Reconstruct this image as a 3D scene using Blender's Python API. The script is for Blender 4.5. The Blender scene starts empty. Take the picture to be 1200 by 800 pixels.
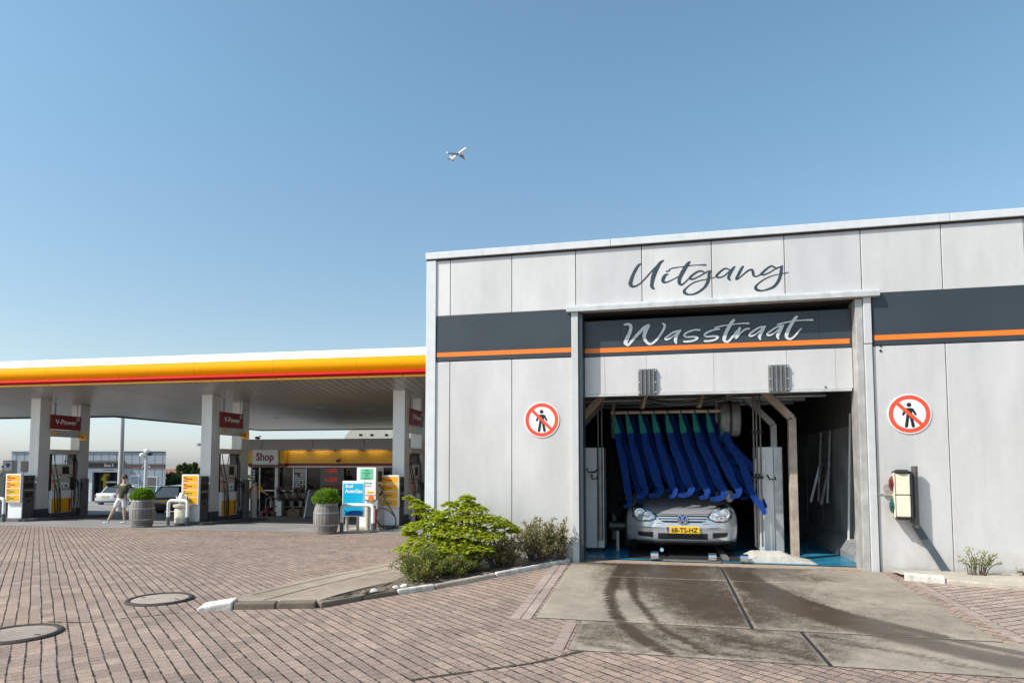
import bpy, bmesh, math, random
from mathutils import Vector, Matrix
random.seed(7)
R = math.radians
scene = bpy.context.scene
COL = scene.collection
# ------------------------------------------------------------------ basics
class MB:
    """collects shapes for ONE mesh object"""
    def __init__(s): s.v=[]; s.f=[]; s.m=[]
    def add(s, vs, fs, m=0):
        o=len(s.v); s.v+= [tuple(p) for p in vs]
        for f in fs: s.f.append(tuple(i+o for i in f)); s.m.append(m)
    def box(s,x0,x1,y0,y1,z0,z1,m=0):
        s.add([(x0,y0,z0),(x1,y0,z0),(x1,y1,z0),(x0,y1,z0),(x0,y0,z1),(x1,y0,z1),(x1,y1,z1),(x0,y1,z1)],
              [(0,3,2,1),(4,5,6,7),(0,1,5,4),(1,2,6,5),(2,3,7,6),(3,0,4,7)],m)
    def beam(s,p0,p1,w,h,m=0,up=(0,0,1)):
        p0=Vector(p0);p1=Vector(p1);d=(p1-p0).normalized();u=Vector(up)
        if abs(d.dot(u))>.98:u=Vector((0,1,0))
        a=d.cross(u).normalized()*w/2;b=a.cross(d).normalized()*h/2
        vs=[p+i*a+j*b for p in(p0,p1) for i,j in((-1,-1),(1,-1),(1,1),(-1,1))]
        s.add(vs,[(3,2,1,0),(4,5,6,7),(0,1,5,4),(1,2,6,5),(2,3,7,6),(3,0,4,7)],m)
    def tube(s,pts,r,n=8,m=0,caps=True):
        pts=[Vector(p) for p in pts];k=len(pts)
        rr=r if isinstance(r,(list,tuple)) else [r]*k
        vs=[];prev=None
        for i,p in enumerate(pts):
            d=(pts[min(i+1,k-1)]-pts[max(i-1,0)])
            d=d.normalized() if d.length>1e-9 else Vector((0,0,1))
            if prev is None:
                u=Vector((0,0,1)) if abs(d.z)<.9 else Vector((1,0,0))
                a=d.cross(u).normalized()
            else:
                a=prev-d*prev.dot(d)
                a=a.normalized() if a.length>1e-6 else d.orthogonal().normalized()
            prev=a;b=d.cross(a)
            for j in range(n):
                t=2*math.pi*j/n
                vs.append(p+(a*math.cos(t)+b*math.sin(t))*rr[i])
        fs=[]
        for i in range(k-1):
            for j in range(n):
                fs.append((i*n+j,i*n+(j+1)%n,(i+1)*n+(j+1)%n,(i+1)*n+j))
        if caps: fs.append(tuple(range(n-1,-1,-1)));fs.append(tuple((k-1)*n+j for j in range(n)))
        s.add(vs,fs,m)
    def cyl(s,p0,p1,r0,r1=None,n=16,m=0): s.tube([p0,p1],[r0,r0 if r1 is None else r1],n,m)
    def lathe(s,prof,n=24,c=(0,0,0),m=0,axis='z'):
        vs=[]
        for r,z in prof:
            for j in range(n):
                t=2*math.pi*j/n;x,y=r*math.cos(t),r*math.sin(t)
                q=(x,y,z) if axis=='z' else ((z,x,y) if axis=='x' else (x,z,y))
                vs.append((c[0]+q[0],c[1]+q[1],c[2]+q[2]))
        fs=[]
        for i in range(len(prof)-1):
            for j in range(n): fs.append((i*n+j,i*n+(j+1)%n,(i+1)*n+(j+1)%n,(i+1)*n+j))
        fs.append(tuple(range(n-1,-1,-1)));fs.append(tuple((len(prof)-1)*n+j for j in range(n)))
        s.add(vs,fs,m)
    def prism(s,poly,y0,y1,m=0,axis='y'):
        """poly of (x,z) extruded along y  (axis 'x': poly of (y,z) extruded along x; 'z': (x,y) along z)"""
        k=len(poly)
        def q(a,b,t): return (a,t,b) if axis=='y' else ((t,a,b) if axis=='x' else (a,b,t))
        vs=[q(a,b,y0) for a,b in poly]+[q(a,b,y1) for a,b in poly]
        fs=[tuple(range(k)),tuple(range(2*k-1,k-1,-1))]+[(i,i+k,(i+1)%k+k,(i+1)%k) for i in range(k)]
        s.add(vs,fs,m)
    def grid(s,P,m=0,closed_u=False):
        nr=len(P);nc=len(P[0]);vs=[p for r in P for p in r];fs=[]
        for i in range(nr-1):
            for j in range(nc-1): fs.append((i*nc+j,i*nc+j+1,(i+1)*nc+j+1,(i+1)*nc+j))
            if closed_u: fs.append((i*nc+nc-1,i*nc,(i+1)*nc,(i+1)*nc+nc-1))
        s.add(vs,fs,m)
    def build(s,name,mats,parent=None,loc=None,rot=None,smooth=None,bevel=0,fix=True):
        me=bpy.data.meshes.new(name)
        me.from_pydata(s.v,[],s.f)
        if not isinstance(mats,(list,tuple)): mats=[mats]
        for mm in mats: me.materials.append(mm)
        if len(mats)>1: me.polygons.foreach_set('material_index',s.m)
        if fix:
            b=bmesh.new();b.from_mesh(me);bmesh.ops.recalc_face_normals(b,faces=b.faces);b.to_mesh(me);b.free()
        if smooth is not None:
            me.shade_smooth()
            if smooth<180: me.set_sharp_from_angle(angle=R(smooth))
        me.update()
        o=bpy.data.objects.new(name,me);COL.objects.link(o)
        if parent: o.parent=parent
        if loc: o.location=loc
        if rot: o.rotation_euler=rot
        if bevel:
            md=o.modifiers.new('bevel','BEVEL');md.width=bevel;md.segments=2;md.limit_method='ANGLE';md.angle_limit=R(40)
        return o
def tag(o,label,cat,group=None):
    o['label']=label;o['category']=cat
    if group:o['group']=group
    return o
def thing(name,label,cat,loc=(0,0,0),rz=0,group=None):
    o=bpy.data.objects.new(name,None);COL.objects.link(o);o.location=loc;o.rotation_euler=(0,0,rz)
    o.empty_display_size=.2
    return tag(o,label,cat,group)
def struct(o,kind='structure'): o['kind']=kind;return o
def dup(root,loc,rz,label,group=None):
    kids={}
    for c in bpy.data.objects: kids.setdefault(c.parent,[]).append(c)
    def cp(o,par):
        c=o.copy();COL.objects.link(c);c.parent=par
        for k in kids.get(o,[]): cp(k,c)
        return c
    r=cp(root,None);r.location=loc;r.rotation_euler=(0,0,rz);r['label']=label
    if group:r['group']=group
    return r
def lerp(a,b,t): return a+(b-a)*t
def interp(tab,x):
    if x<=tab[0][0]: return tab[0][1]
    for (a,b),(c,d) in zip(tab,tab[1:]):
        if x<=c: return lerp(b,d,(x-a)/(c-a))
    return tab[-1][1]
def sst(a,b,x):
    t=min(1,max(0,(x-a)/(b-a)));return t*t*(3-2*t)
def smoothline(pts,k=6):
    """Catmull-Rom through tuples of any size"""
    out=[];n=len(pts)
    for i in range(n-1):
        p0=pts[max(i-1,0)];p1=pts[i];p2=pts[i+1];p3=pts[min(i+2,n-1)]
        for j in range(k):
            t=j/k
            out.append(tuple(.5*((2*b)+(-a+c)*t+(2*a-5*b+4*c-d)*t*t+(-a+3*b-3*c+d)*t**3) for a,b,c,d in zip(p0,p1,p2,p3)))
    out.append(tuple(pts[-1]));return out
# ------------------------------------------------------------------ materials
class NT:
    def __init__(s,name):
        s.mat=bpy.data.materials.new(name);s.mat.use_nodes=True;s.t=s.mat.node_tree;s.b=s.t.nodes['Principled BSDF']
    def n(s,typ,props=None,**inp):
        nd=s.t.nodes.new('ShaderNode'+typ)
        for k,v in (props or {}).items(): setattr(nd,k,v)
        for k,v in inp.items(): s.set(nd,k,v)
        return nd
    def set(s,nd,k,v):
        sock=nd.inputs[int(k[1:])] if k[0]=='i' and k[1:].isdigit() else nd.inputs[k.replace('_',' ')]
        if isinstance(v,bpy.types.NodeSocket): s.t.links.new(v,sock)
        else:
            if hasattr(sock.default_value,'__len__') and not hasattr(v,'__len__'): v=[v]*len(sock.default_value)
            if hasattr(v,'__len__') and len(v)==3 and len(sock.default_value)==4: v=(*v,1)
            sock.default_value=v
    def pos(s): return s.n('NewGeometry').outputs['Position']
    def obj(s): return s.n('TexCoord').outputs['Object']
    def noise(s,vec,scale,detail=4,rough=.55):
        return s.n('TexNoise',Vector=vec,Scale=scale,Detail=detail,Roughness=rough).outputs['Fac']
    def ramp(s,fac,stops):
        nd=s.n('ValToRGB');s.t.links.new(fac,nd.inputs[0]);e=nd.color_ramp.elements
        while len(e)<len(stops): e.new(.5)
        for el,(p,c) in zip(e,stops):
            el.position=p;el.color=(*c,1) if len(c)==3 else c
        return nd.outputs['Color']
    def mix(s,fac,a,b,mode='MIX'):
        nd=s.n('MixRGB',{'blend_type':mode});s.set(nd,'i0',fac);s.set(nd,'i1',a);s.set(nd,'i2',b);return nd.outputs[0]
    def math(s,op,a,b=0.,c=0.,clamp=False):
        nd=s.n('Math',{'operation':op,'use_clamp':clamp});s.set(nd,'i0',a);s.set(nd,'i1',b)
        s.set(nd,'i2',c);return nd.outputs[0]
    def map(s,vec,rot=(0,0,0),scale=(1,1,1),loc=(0,0,0)):
        return s.n('Mapping',Vector=vec,Rotation=rot,Scale=scale,Location=loc).outputs[0]
    def bump(s,h,dist,strength=1.):
        nd=s.n('Bump',Height=h,Distance=dist,Strength=strength);s.t.links.new(nd.outputs[0],s.b.inputs['Normal'])
    def out(s,**kw):
        for k,v in kw.items(): s.set(s.b,k,v)
        return s.mat
def g3(v): return (v,v,v)
def plain(name,c,rough=.5,metal=0.,var=.12,scale=6.,bump=0.,coat=0.,spec=.5,dirt=0.):
    m=NT(name);v=m.obj();f=m.noise(v,scale,5)
    lo=tuple(x*(1-var) for x in c);hi=tuple(min(1,x*(1+var)) for x in c)
    colr=m.ramp(f,[(.3,lo),(.7,hi)])
    if dirt:
        d=m.noise(m.map(v,scale=(9,9,1.2)),1.,6,.7)
        colr=m.mix(m.math('MULTIPLY',m.ramp(d,[(.45,g3(0)),(.8,g3(1))]),dirt),colr,(.12,.1,.08))
    rr=m.math('ADD',rough-.06,m.math('MULTIPLY',f,.12),clamp=True)
    m.out(Base_Color=colr,Roughness=rr,Metallic=metal)
    m.b.inputs['Coat Weight'].default_value=coat;m.b.inputs['Coat Roughness'].default_value=.06
    m.b.inputs['Specular IOR Level'].default_value=spec
    if bump: m.bump(m.noise(v,scale*8,6),bump)
    return m.mat
def emit(name,c,st):
    m=NT(name);m.out(Base_Color=(0,0,0),Emission_Color=c,Emission_Strength=st,Roughness=.5);return m.mat
M={}
def leafmat(name,cols,rough=.5):
    m=NT(name);rnd=m.n('NewGeometry').outputs['Random Per Island']
    c=m.ramp(rnd,[(i/(len(cols)-1),x) for i,x in enumerate(cols)])
    m.out(Base_Color=c,Roughness=rough)
    tr=m.n('BsdfTranslucent',Color=m.mix(1.,c,(1.1,1.2,.5),'MULTIPLY'))
    ms=m.n('MixShader');m.set(ms,'i0',.42);m.t.links.new(m.b.outputs[0],ms.inputs[1]);m.t.links.new(tr.outputs[0],ms.inputs[2])
    m.t.links.new(ms.outputs[0],m.t.nodes['Material Output'].inputs[0]);return m.mat
def paving(name,rot,c1,c2,seed=0.):
    m=NT(name);p=m.pos();wob=m.n('TexNoise',Vector=p,Scale=.9,Detail=2)
    pw=m.n('VectorMath',{'operation':'MULTIPLY_ADD'});m.set(pw,'i0',wob.outputs['Color']);m.set(pw,'i1',(.035,.035,0));m.set(pw,'i2',p)
    q=m.map(pw.outputs[0],rot=(0,0,R(rot)),loc=(seed,seed,0))
    bt=m.n('TexBrick',{'offset':.5,'offset_frequency':2},Vector=q,Color1=c1,Color2=c2,Mortar=(.085,.066,.052),Scale=1.,Mortar_Size=.0035,Mortar_Smooth=.2,Bias=0.,Brick_Width=.205,Row_Height=.1025)
    big=m.noise(p,.35,4,.6);mid=m.noise(p,2.3,5,.65);fine=m.noise(p,90.,3,.7);spk=m.noise(p,240.,2,.8)
    c=m.mix(.9,bt.outputs['Color'],m.ramp(big,[(.3,(.80,.80,.82)),(.5,(1,1,1)),(.7,(1.12,1.06,1.0))]),'MULTIPLY')
    c=m.mix(.8,c,m.ramp(mid,[(.3,g3(.82)),(.68,g3(1.12))]),'MULTIPLY')
    c=m.mix(1.,c,m.ramp(fine,[(.3,g3(.55)),(.5,g3(1)),(.72,g3(1.38))]),'MULTIPLY')
    c=m.mix(.9,c,m.ramp(spk,[(.32,g3(.45)),(.5,g3(1)),(.7,g3(1.45))]),'MULTIPLY')
    # long joints: dark broken lines
    sp=m.n('SeparateXYZ',Vector=q);fy=m.math('FRACT',m.math('DIVIDE',sp.outputs[1],.1025))
    dj=m.math('MINIMUM',fy,m.math('SUBTRACT',1.,fy))
    th=m.math('MULTIPLY_ADD',m.noise(q,7.,4,.75),.24,-.055)
    lj=m.math('LESS_THAN',dj,th);gap=m.ramp(m.noise(m.map(q,scale=(1,.4,1)),16.,2,.6),[(.40,g3(0)),(.5,g3(1))])
    k=m.math('MULTIPLY',lj,gap)
    c=m.mix(m.math('MULTIPLY',k,.9),c,(.020,.016,.011))
    fx=m.math('FRACT',m.math('ADD',m.math('DIVIDE',sp.outputs[0],.205),m.math('MULTIPLY',m.math('FLOOR',m.math('DIVIDE',sp.outputs[1],.1025)),.5)))
    dx=m.math('MINIMUM',fx,m.math('SUBTRACT',1.,fx));cj=m.math('MULTIPLY',m.math('LESS_THAN',dx,.028),m.ramp(m.noise(q,11.,3,.7),[(.46,g3(0)),(.56,g3(1))]))
    c=m.mix(m.math('MULTIPLY',cj,.65),c,(.035,.028,.02))
    moss=m.math('MULTIPLY',m.math('MULTIPLY',lj,m.ramp(m.noise(p,1.1,4,.6),[(.55,g3(0)),(.66,g3(1))])),.6);c=m.mix(moss,c,(.045,.055,.018))
    odd=m.n('TexBrick',{'offset':.5,'offset_frequency':2},Vector=q,Color1=(0,0,0),Color2=(1,1,1),Mortar=(0,0,0),Scale=1.,Mortar_Size=.0035,Bias=-.1,Brick_Width=.205,Row_Height=.1025).outputs['Color']
    rep=m.math('MULTIPLY',m.ramp(odd,[(.90,g3(0)),(.93,g3(1))]),m.ramp(m.noise(p,.55,2,.5),[(.42,g3(0)),(.5,g3(1))]))
    c=m.mix(m.math('MULTIPLY',rep,.55),c,(.15,.115,.098))
    # oil and dirt patches
    st=m.ramp(m.noise(p,.8,6,.7),[(.58,g3(0)),(.75,g3(1))])
    c=m.mix(m.math('MULTIPLY',st,.35),c,(.07,.06,.052))
    sand=m.ramp(m.noise(p,3.1,6,.75),[(.6,g3(0)),(.72,g3(1))])
    c=m.mix(m.math('MULTIPLY',sand,.22),c,(.5,.43,.36))
    m.out(Base_Color=c,Roughness=.88,Specular_IOR_Level=.3)
    h=m.math('SUBTRACT',m.math('MULTIPLY',bt.outputs['Fac'],-1.),m.math('MULTIPLY',k,.8))
    h=m.math('ADD',h,m.math('MULTIPLY',fine,.5));h=m.math('ADD',h,m.math('MULTIPLY',mid,.5));m.bump(h,.010)
    return m.mat
M['paving']=paving('brick_paving',41,(.395,.287,.227),(.27,.202,.165))
M['paving_side']=paving('brick_paving_side',-30,(.42,.32,.27),(.30,.235,.20),3.)
def concrete(name,c,wet=False,scale=1.):
    m=NT(name);p=m.pos();a=m.noise(p,1.2*scale,6,.65);b=m.noise(p,45.,4,.7);d=m.noise(p,7.,5,.7)
    col=m.ramp(a,[(.3,tuple(x*.68 for x in c)),(.55,c),(.75,tuple(x*1.22 for x in c))])
    col=m.mix(.8,col,m.ramp(b,[(.3,g3(.75)),(.55,g3(1)),(.75,g3(1.2))]),'MULTIPLY')
    col=m.mix(.6,col,m.ramp(d,[(.3,g3(.8)),(.7,g3(1.15))]),'MULTIPLY')
    rough=.9
    if wet:
        at=m.n('Attribute',{'attribute_name':'wet'}).outputs['Fac']
        w=m.math('ADD',at,m.math('MULTIPLY',m.math('SUBTRACT',m.noise(p,6.,8,.8),.5),1.15))
        w=m.math('ADD',w,m.math('MULTIPLY',m.math('SUBTRACT',m.noise(p,45.,4,.75),.5),1.3))
        w=m.ramp(w,[(.14,g3(0)),(.34,g3(.55)),(.60,g3(1))])
        col=m.mix(m.math('MULTIPLY',w,.93),col,m.mix(1.,col,(.20,.155,.125),'MULTIPLY'))
        rough=m.math('SUBTRACT',.9,m.math('MULTIPLY',w,.60))
    m.out(Base_Color=col,Roughness=rough,Specular_IOR_Level=.35)
    m.bump(m.math('ADD',b,m.math('MULTIPLY',d,.6)),.004);return m.mat
M['apron']=concrete('apron_concrete',(.325,.272,.215),True)
M['path']=concrete('path_concrete',(.37,.295,.225))
M['forecourt']=concrete('forecourt_concrete',(.27,.255,.245),scale=.5)
M['ground']=concrete('far_ground',(.30,.28,.25),scale=.2)
M['kerb']=concrete('kerb_concrete',(.20,.16,.12))
M['kerb_light']=concrete('kerb_sandy_concrete',(.48,.42,.34))
M['kerb_white']=plain('kerb_white_paint',(.66,.62,.56),.75,var=.18,scale=16,bump=.006,dirt=.7)
def soil():
    m=NT('bed_soil');p=m.pos();a=m.noise(p,9.,6,.75);b=m.noise(p,55.,4,.7)
    c=m.ramp(a,[(.3,(.07,.05,.035)),(.55,(.20,.155,.11)),(.72,(.38,.31,.23))])
    c=m.mix(.8,c,m.ramp(b,[(.3,g3(.6)),(.7,g3(1.3))]),'MULTIPLY');m.out(Base_Color=c,Roughness=.95);m.bump(m.math('ADD',a,b),.02);return m.mat
M['soil']=soil()
M['soil_dark']=plain('dark_joint_soil',(.06,.05,.035),.95,var=.4,scale=30)
def panelmat(name,c):
    m=NT(name);p=m.pos();o=m.n('ObjectInfo').outputs['Random']
    a=m.noise(m.map(p,scale=(1.6,1,.5)),1.,4,.6);st=m.noise(m.map(p,scale=(11,4,.7)),1.,6,.7);f=m.noise(p,30.,3,.6)
    col=m.ramp(a,[(.3,tuple(x*.85 for x in c)),(.7,tuple(x*1.06 for x in c))])
    col=m.mix(.7,col,m.ramp(m.noise(p,9.,6,.75),[(.3,g3(.955)),(.7,g3(1.03))]),'MULTIPLY')
    tint=m.math('MULTIPLY_ADD',o,.10,.94)
    cc=m.n('CombineXYZ',X=tint,Y=tint,Z=m.math('MULTIPLY_ADD',o,.08,.955));col=m.mix(1.,col,cc.outputs[0],'MULTIPLY')
    col=m.mix(m.math('MULTIPLY',m.ramp(st,[(.5,g3(0)),(.8,g3(1))]),.13),col,(.36,.34,.31))
    z=m.n('SeparateXYZ',Vector=p).outputs[2]
    low=m.math('MULTIPLY',m.math('SUBTRACT',.42,z,clamp=True),2.2,clamp=True)
    spl=m.math('MULTIPLY',low,m.ramp(m.noise(p,5.,6,.75),[(.35,g3(0)),(.65,g3(1))]))
    col=m.mix(m.math('MULTIPLY',spl,.75),col,(.30,.26,.21))
    m.out(Base_Color=col,Roughness=m.math('MULTIPLY_ADD',f,.22,.30),Specular_IOR_Level=.5,Metallic=.12)
    m.bump(m.noise(m.map(p,scale=(1,1,.5)),2.,2,.5),.01,.4);return m.mat
M['panel']=panelmat('white_sheet_panel',(.64,.617,.597))
M['white_trim']=plain('white_trim',(.66,.665,.67),.35,var=.05,dirt=.12)
M['slate']=plain('slate_sheet',(.036,.047,.057),.38,var=.12,scale=1.2,dirt=.05)
M['orange']=plain('orange_stripe',(.86,.20,.018),.4,var=.06)
M['silver_text']=plain('silver_letter_foil',(.60,.63,.65),.4,var=.12,scale=20)
M['dark_text']=plain('slate_letter_foil',(.035,.05,.062),.4,var=.2,scale=25)
M['black_edge']=plain('black_letter_edge',(.012,.015,.018),.5)
M['frame_trim']=plain('door_frame_trim',(.56,.56,.55),.4,var=.06,dirt=.15)
M['steel']=plain('door_frame_steel',(.50,.48,.45),.42,.25,var=.2,scale=5,dirt=.35)
M['alu']=plain('aluminium',(.60,.595,.58),.36,.25,var=.12,scale=8,dirt=.15)
M['rusty_steel']=plain('worn_beige_steel',(.42,.335,.265),.5,.2,var=.25,scale=5,dirt=.4)
M['galv']=plain('galvanised_sheet',(.50,.515,.52),.40,.6,var=.2,scale=7,dirt=.12)
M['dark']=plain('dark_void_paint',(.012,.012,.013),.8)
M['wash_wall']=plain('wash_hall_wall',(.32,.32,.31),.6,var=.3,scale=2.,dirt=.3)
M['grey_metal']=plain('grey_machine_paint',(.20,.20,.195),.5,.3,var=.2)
M['black_rubber']=plain('black_rubber',(.018,.018,.019),.7,var=.3)
M['black_gloss']=plain('black_plastic',(.02,.021,.023),.3,var=.2)
M['cabinet']=plain('cabinet_sheet',(.66,.68,.68),.4,.2,var=.08,scale=3,dirt=.18)
M['blue_cloth']=plain('blue_felt',(.006,.033,.17),.95,var=.35,scale=22,bump=.01,spec=.2)
M['teal_cloth']=plain('teal_felt',(.02,.19,.165),.9,var=.25,scale=22,bump=.006,spec=.2)
M['brush']=plain('dark_brush_bristle',(.022,.027,.024),.8,var=.5,scale=12)
def bluefloor():
    m=NT('blue_wash_floor');p=m.pos();a=m.noise(p,2.5,6,.7);b=m.noise(p,30.,4,.6)
    c=m.ramp(a,[(.3,(.016,.10,.19)),(.55,(.025,.19,.31)),(.75,(.07,.30,.43))])
    m.out(Base_Color=c,Roughness=m.math('MULTIPLY_ADD',b,.4,.08));m.bump(b,.002);return m.mat
M['blue_floor']=bluefloor()
M['ramp_plate']=plain('ramp_plate_paint',(.70,.65,.58),.45,.2,var=.12,scale=12,dirt=.3)
def carpaint(name,c,metal=.0):
    m=NT(name);v=m.obj();f=m.noise(v,900.,1,.5)
    m.out(Base_Color=m.ramp(f,[(.3,tuple(x*.88 for x in c)),(.7,c)]),Metallic=metal,Roughness=.30,Coat_Weight=.8,Coat_Roughness=.04);return m.mat
M['silver_paint']=carpaint('silver_car_paint',(.59,.595,.605),.6)
M['pale_paint']=carpaint('pale_car_paint',(.66,.69,.72),.3)
M['black_paint']=carpaint('black_car_paint',(.010,.010,.011),.0)
M['chrome']=plain('chrome',(.8,.8,.81),.12,1.,var=.05)
def glass(name,c,rough=.04):
    m=NT(name);m.out(Base_Color=c,Roughness=rough,Specular_IOR_Level=.8);m.b.inputs['Coat Weight'].default_value=.6;return m.mat
M['car_glass']=glass('car_window_glass',(.018,.024,.026))
M['lens']=plain('headlamp_lens',(.60,.64,.68),.12,.55,var=.4,scale=22)
M['lens_amber']=plain('amber_lens',(.75,.20,.03),.2)
M['lens_red']=plain('red_tail_lens',(.50,.010,.012),.15,coat=1.,var=.2)
M['plate_yellow']=plain('yellow_plate',(.85,.50,.015),.45,var=.03)
M['plate_blue']=plain('blue_plate_band',(.02,.07,.38),.45)
M['ink']=plain('black_ink',(.012,.012,.014),.5)
M['sign_white']=plain('sign_white',(.82,.82,.82),.4,var=.03)
M['sign_red']=plain('sign_red',(.80,.085,.035),.4,var=.05)
M['red_lamp']=plain('red_signal_lens',(.13,.010,.014),.2,coat=.6)
M['green_lamp']=plain('green_signal_lens',(.008,.06,.05),.2,coat=.6)
M['cream']=plain('cream_plastic',(.70,.64,.49),.45,var=.08,dirt=.12)
M['pole_metal']=plain('brown_grey_metal',(.13,.12,.11),.4,.5,var=.2,scale=10)
M['shadow_bar_and_screw']=plain('shadow_bar_and_screw_grey',(.075,.095,.115),.5,var=.12)  # blue-grey of the cast shadow shaped as a bar; also colours one door screw
# petrol station
M['fascia_white']=plain('canopy_white',(.82,.81,.79),.35,var=.03)
M['fascia_yellow']=plain('canopy_yellow',(.89,.345,.003),.6,var=.05,spec=.05,dirt=.06)
M['fascia_red']=plain('canopy_red',(.52,.010,.008),.65,var=.05,spec=.15)
def soffit():
    m=NT('soffit_planks');v=m.obj();sp=m.n('SeparateXYZ',Vector=v)
    fr=m.math('FRACT',m.math('DIVIDE',sp.outputs[0],.30));e=m.math('MINIMUM',fr,m.math('SUBTRACT',1.,fr))
    gr=m.math('LESS_THAN',e,.085)
    f=m.noise(m.map(v,scale=(.6,.25,1)),1.,4,.6)
    c=m.ramp(f,[(.3,(.40,.38,.355)),(.7,(.52,.50,.475))]);c=m.mix(m.math('MULTIPLY',gr,.75),c,(.10,.095,.09))
    m.out(Base_Color=c,Metallic=.3,Roughness=.34);m.bump(m.math('ADD',m.math('MULTIPLY',gr,-1.),m.math('MULTIPLY',m.noise(m.map(v,scale=(3,1,1)),1.,2,.5),.6)),.012);return m.mat
M['soffit']=soffit()
M['column']=plain('column_sheet',(.64,.645,.63),.35,.15,var=.06,scale=2,dirt=.1)
M['plinth']=plain('plinth_slate',(.05,.062,.072),.5,var=.15)
M['maroon']=plain('maroon_board',(.22,.014,.018),.4,var=.1)
M['beige']=plain('beige_housing',(.52,.475,.40),.45,var=.06,dirt=.1)
M['price_yellow']=plain('price_yellow',(.90,.43,.012),.4,var=.03)
M['text_red']=plain('text_red',(.50,.02,.02),.5)
M['text_green']=plain('text_green',(.02,.22,.10),.5)
M['terminal']=plain('terminal_grey',(.115,.11,.108),.4,.3,var=.1)
M['screen']=glass('screen_glass',(.03,.035,.04),.1)
M['nozzle_green']=plain('nozzle_green',(.01,.16,.09),.4)
M['red_plastic']=plain('red_plastic',(.55,.03,.03),.35)
M['cyan']=plain('cyan_board',(.0,.42,.66),.4,var=.04)
M['deep_blue']=plain('deep_blue_board',(.01,.09,.33),.4)
M['wood']=plain('stand_wood',(.23,.15,.095),.7,var=.3,scale=9)
M['hoop_white']=plain('hoop_white',(.84,.84,.83),.35,var=.04)
M['hoop_dark']=plain('hoop_dark',(.10,.12,.135),.5)
M['island_kerb']=concrete('island_kerb',(.15,.145,.14))
def barrelmat():
    m=NT('barrel_oak');v=m.obj();sp=m.n('SeparateXYZ',Vector=v)
    an=m.math('ARCTAN2',sp.outputs[1],sp.outputs[0]);a2=m.math('MULTIPLY',an,3.6);st=m.math('FLOOR',a2);fr=m.math('FRACT',a2)
    wn=m.n('TexWhiteNoise',{'noise_dimensions':'1D'},W=st).outputs['Value'];g=m.noise(m.map(v,scale=(14,14,1.4)),1.,6,.7)
    c=m.ramp(m.math('ADD',m.math('MULTIPLY',wn,.5),m.math('MULTIPLY',g,.6)),[(.2,(.11,.10,.095)),(.55,(.22,.20,.185)),(.85,(.36,.33,.30))])
    e=m.math('LESS_THAN',m.math('MINIMUM',fr,m.math('SUBTRACT',1.,fr)),.05);c=m.mix(e,c,(.03,.025,.022))
    m.out(Base_Color=c,Roughness=.8);m.bump(m.math('SUBTRACT',g,e),.006);return m.mat
M['barrel']=barrelmat()
M['hoop_iron']=plain('hoop_iron',(.34,.34,.33),.5,.6,var=.2)
M['shop_fascia']=plain('shop_grey_fascia',(.40,.385,.36),.5,var=.06)
M['shop_yellow']=plain('shop_yellow',(.86,.46,.02),.4,var=.06)
M['shop_glass']=glass('shop_glass',(.015,.016,.018))
def clearglass():
    m=NT('clear_shop_glass');m.out(Base_Color=(.02,.022,.024),Roughness=.03,Specular_IOR_Level=.7);tr=m.n('BsdfTransparent',Color=(.86,.9,.9));ms=m.n('MixShader');m.set(ms,'i0',.62)
    m.t.links.new(m.b.outputs[0],ms.inputs[1]);m.t.links.new(tr.outputs[0],ms.inputs[2]);m.t.links.new(ms.outputs[0],m.t.nodes['Material Output'].inputs[0]);return m.mat
M['shop_pane']=clearglass()
M['led']=emit('led_red',(1,.03,.02),.30)
M['sky_grey_building']=plain('blue_grey_cladding',(.27,.30,.335),.45,.2,var=.06,scale=1.)
M['pale_cladding']=plain('pale_cladding',(.50,.53,.56),.45,.1,var=.05)
M['roof_tile']=plain('red_roof_tile',(.25,.10,.065),.8,var=.2)
M['brickwall']=plain('far_house_wall',(.36,.25,.19),.8,var=.2)
M['beige_building']=plain('beige_render',(.62,.60,.50),.6,var=.06)
M['yellow_pole']=plain('yellow_machine',(.45,.33,.02),.5)
M['lamp_white']=plain('mast_paint',(.60,.60,.59),.45,.2,var=.06)
M['leaf_maple']=leafmat('maple_leaves',[(.29,.34,.016),(.45,.48,.03),(.58,.56,.05),(.36,.42,.022),(.22,.29,.016)])
M['leaf_shrub']=leafmat('shrub_leaves',[(.11,.15,.032),(.22,.26,.06),(.33,.33,.10),(.15,.19,.04),(.34,.22,.10)])
M['leaf_dry']=leafmat('dry_shrub_leaves',[(.19,.175,.085),(.29,.26,.13),(.38,.31,.17),(.16,.18,.07),(.27,.18,.10)])
M['lamp_warm']=emit('warm_fascia_lamp',(1,.80,.45),5.)
M['leaf_box']=leafmat('box_leaves',[(.09,.20,.012),(.17,.30,.02),(.25,.38,.03),(.12,.23,.015)])
M['leaf_tree']=leafmat('tree_leaves',[(.03,.06,.02),(.05,.09,.028),(.08,.12,.04),(.04,.07,.022)])
M['leaf_olive']=leafmat('olive_tree_leaves',[(.10,.12,.06),(.15,.17,.08),(.19,.2,.1)])
M['bark']=plain('bark',(.10,.075,.055),.9,var=.3,scale=20,bump=.01)
M['skin']=plain('skin',(.50,.30,.22),.5,var=.08)
M['hair']=plain('brown_hair',(.10,.058,.03),.6,var=.3,scale=30)
M['olive_shirt']=plain('olive_shirt',(.062,.068,.042),.85,var=.15,scale=14)
M['white_shorts']=plain('white_shorts',(.70,.69,.70),.8,var=.05)
M['shoe']=plain('shoe_white',(.62,.62,.6),.6)
M['shoe_teal']=plain('shoe_teal',(.05,.22,.24),.6)
M['red_jacket']=plain('red_jacket',(.48,.03,.025),.7,var=.12)
M['yellow_jacket']=plain('yellow_sleeve',(.70,.40,.03),.7)
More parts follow.
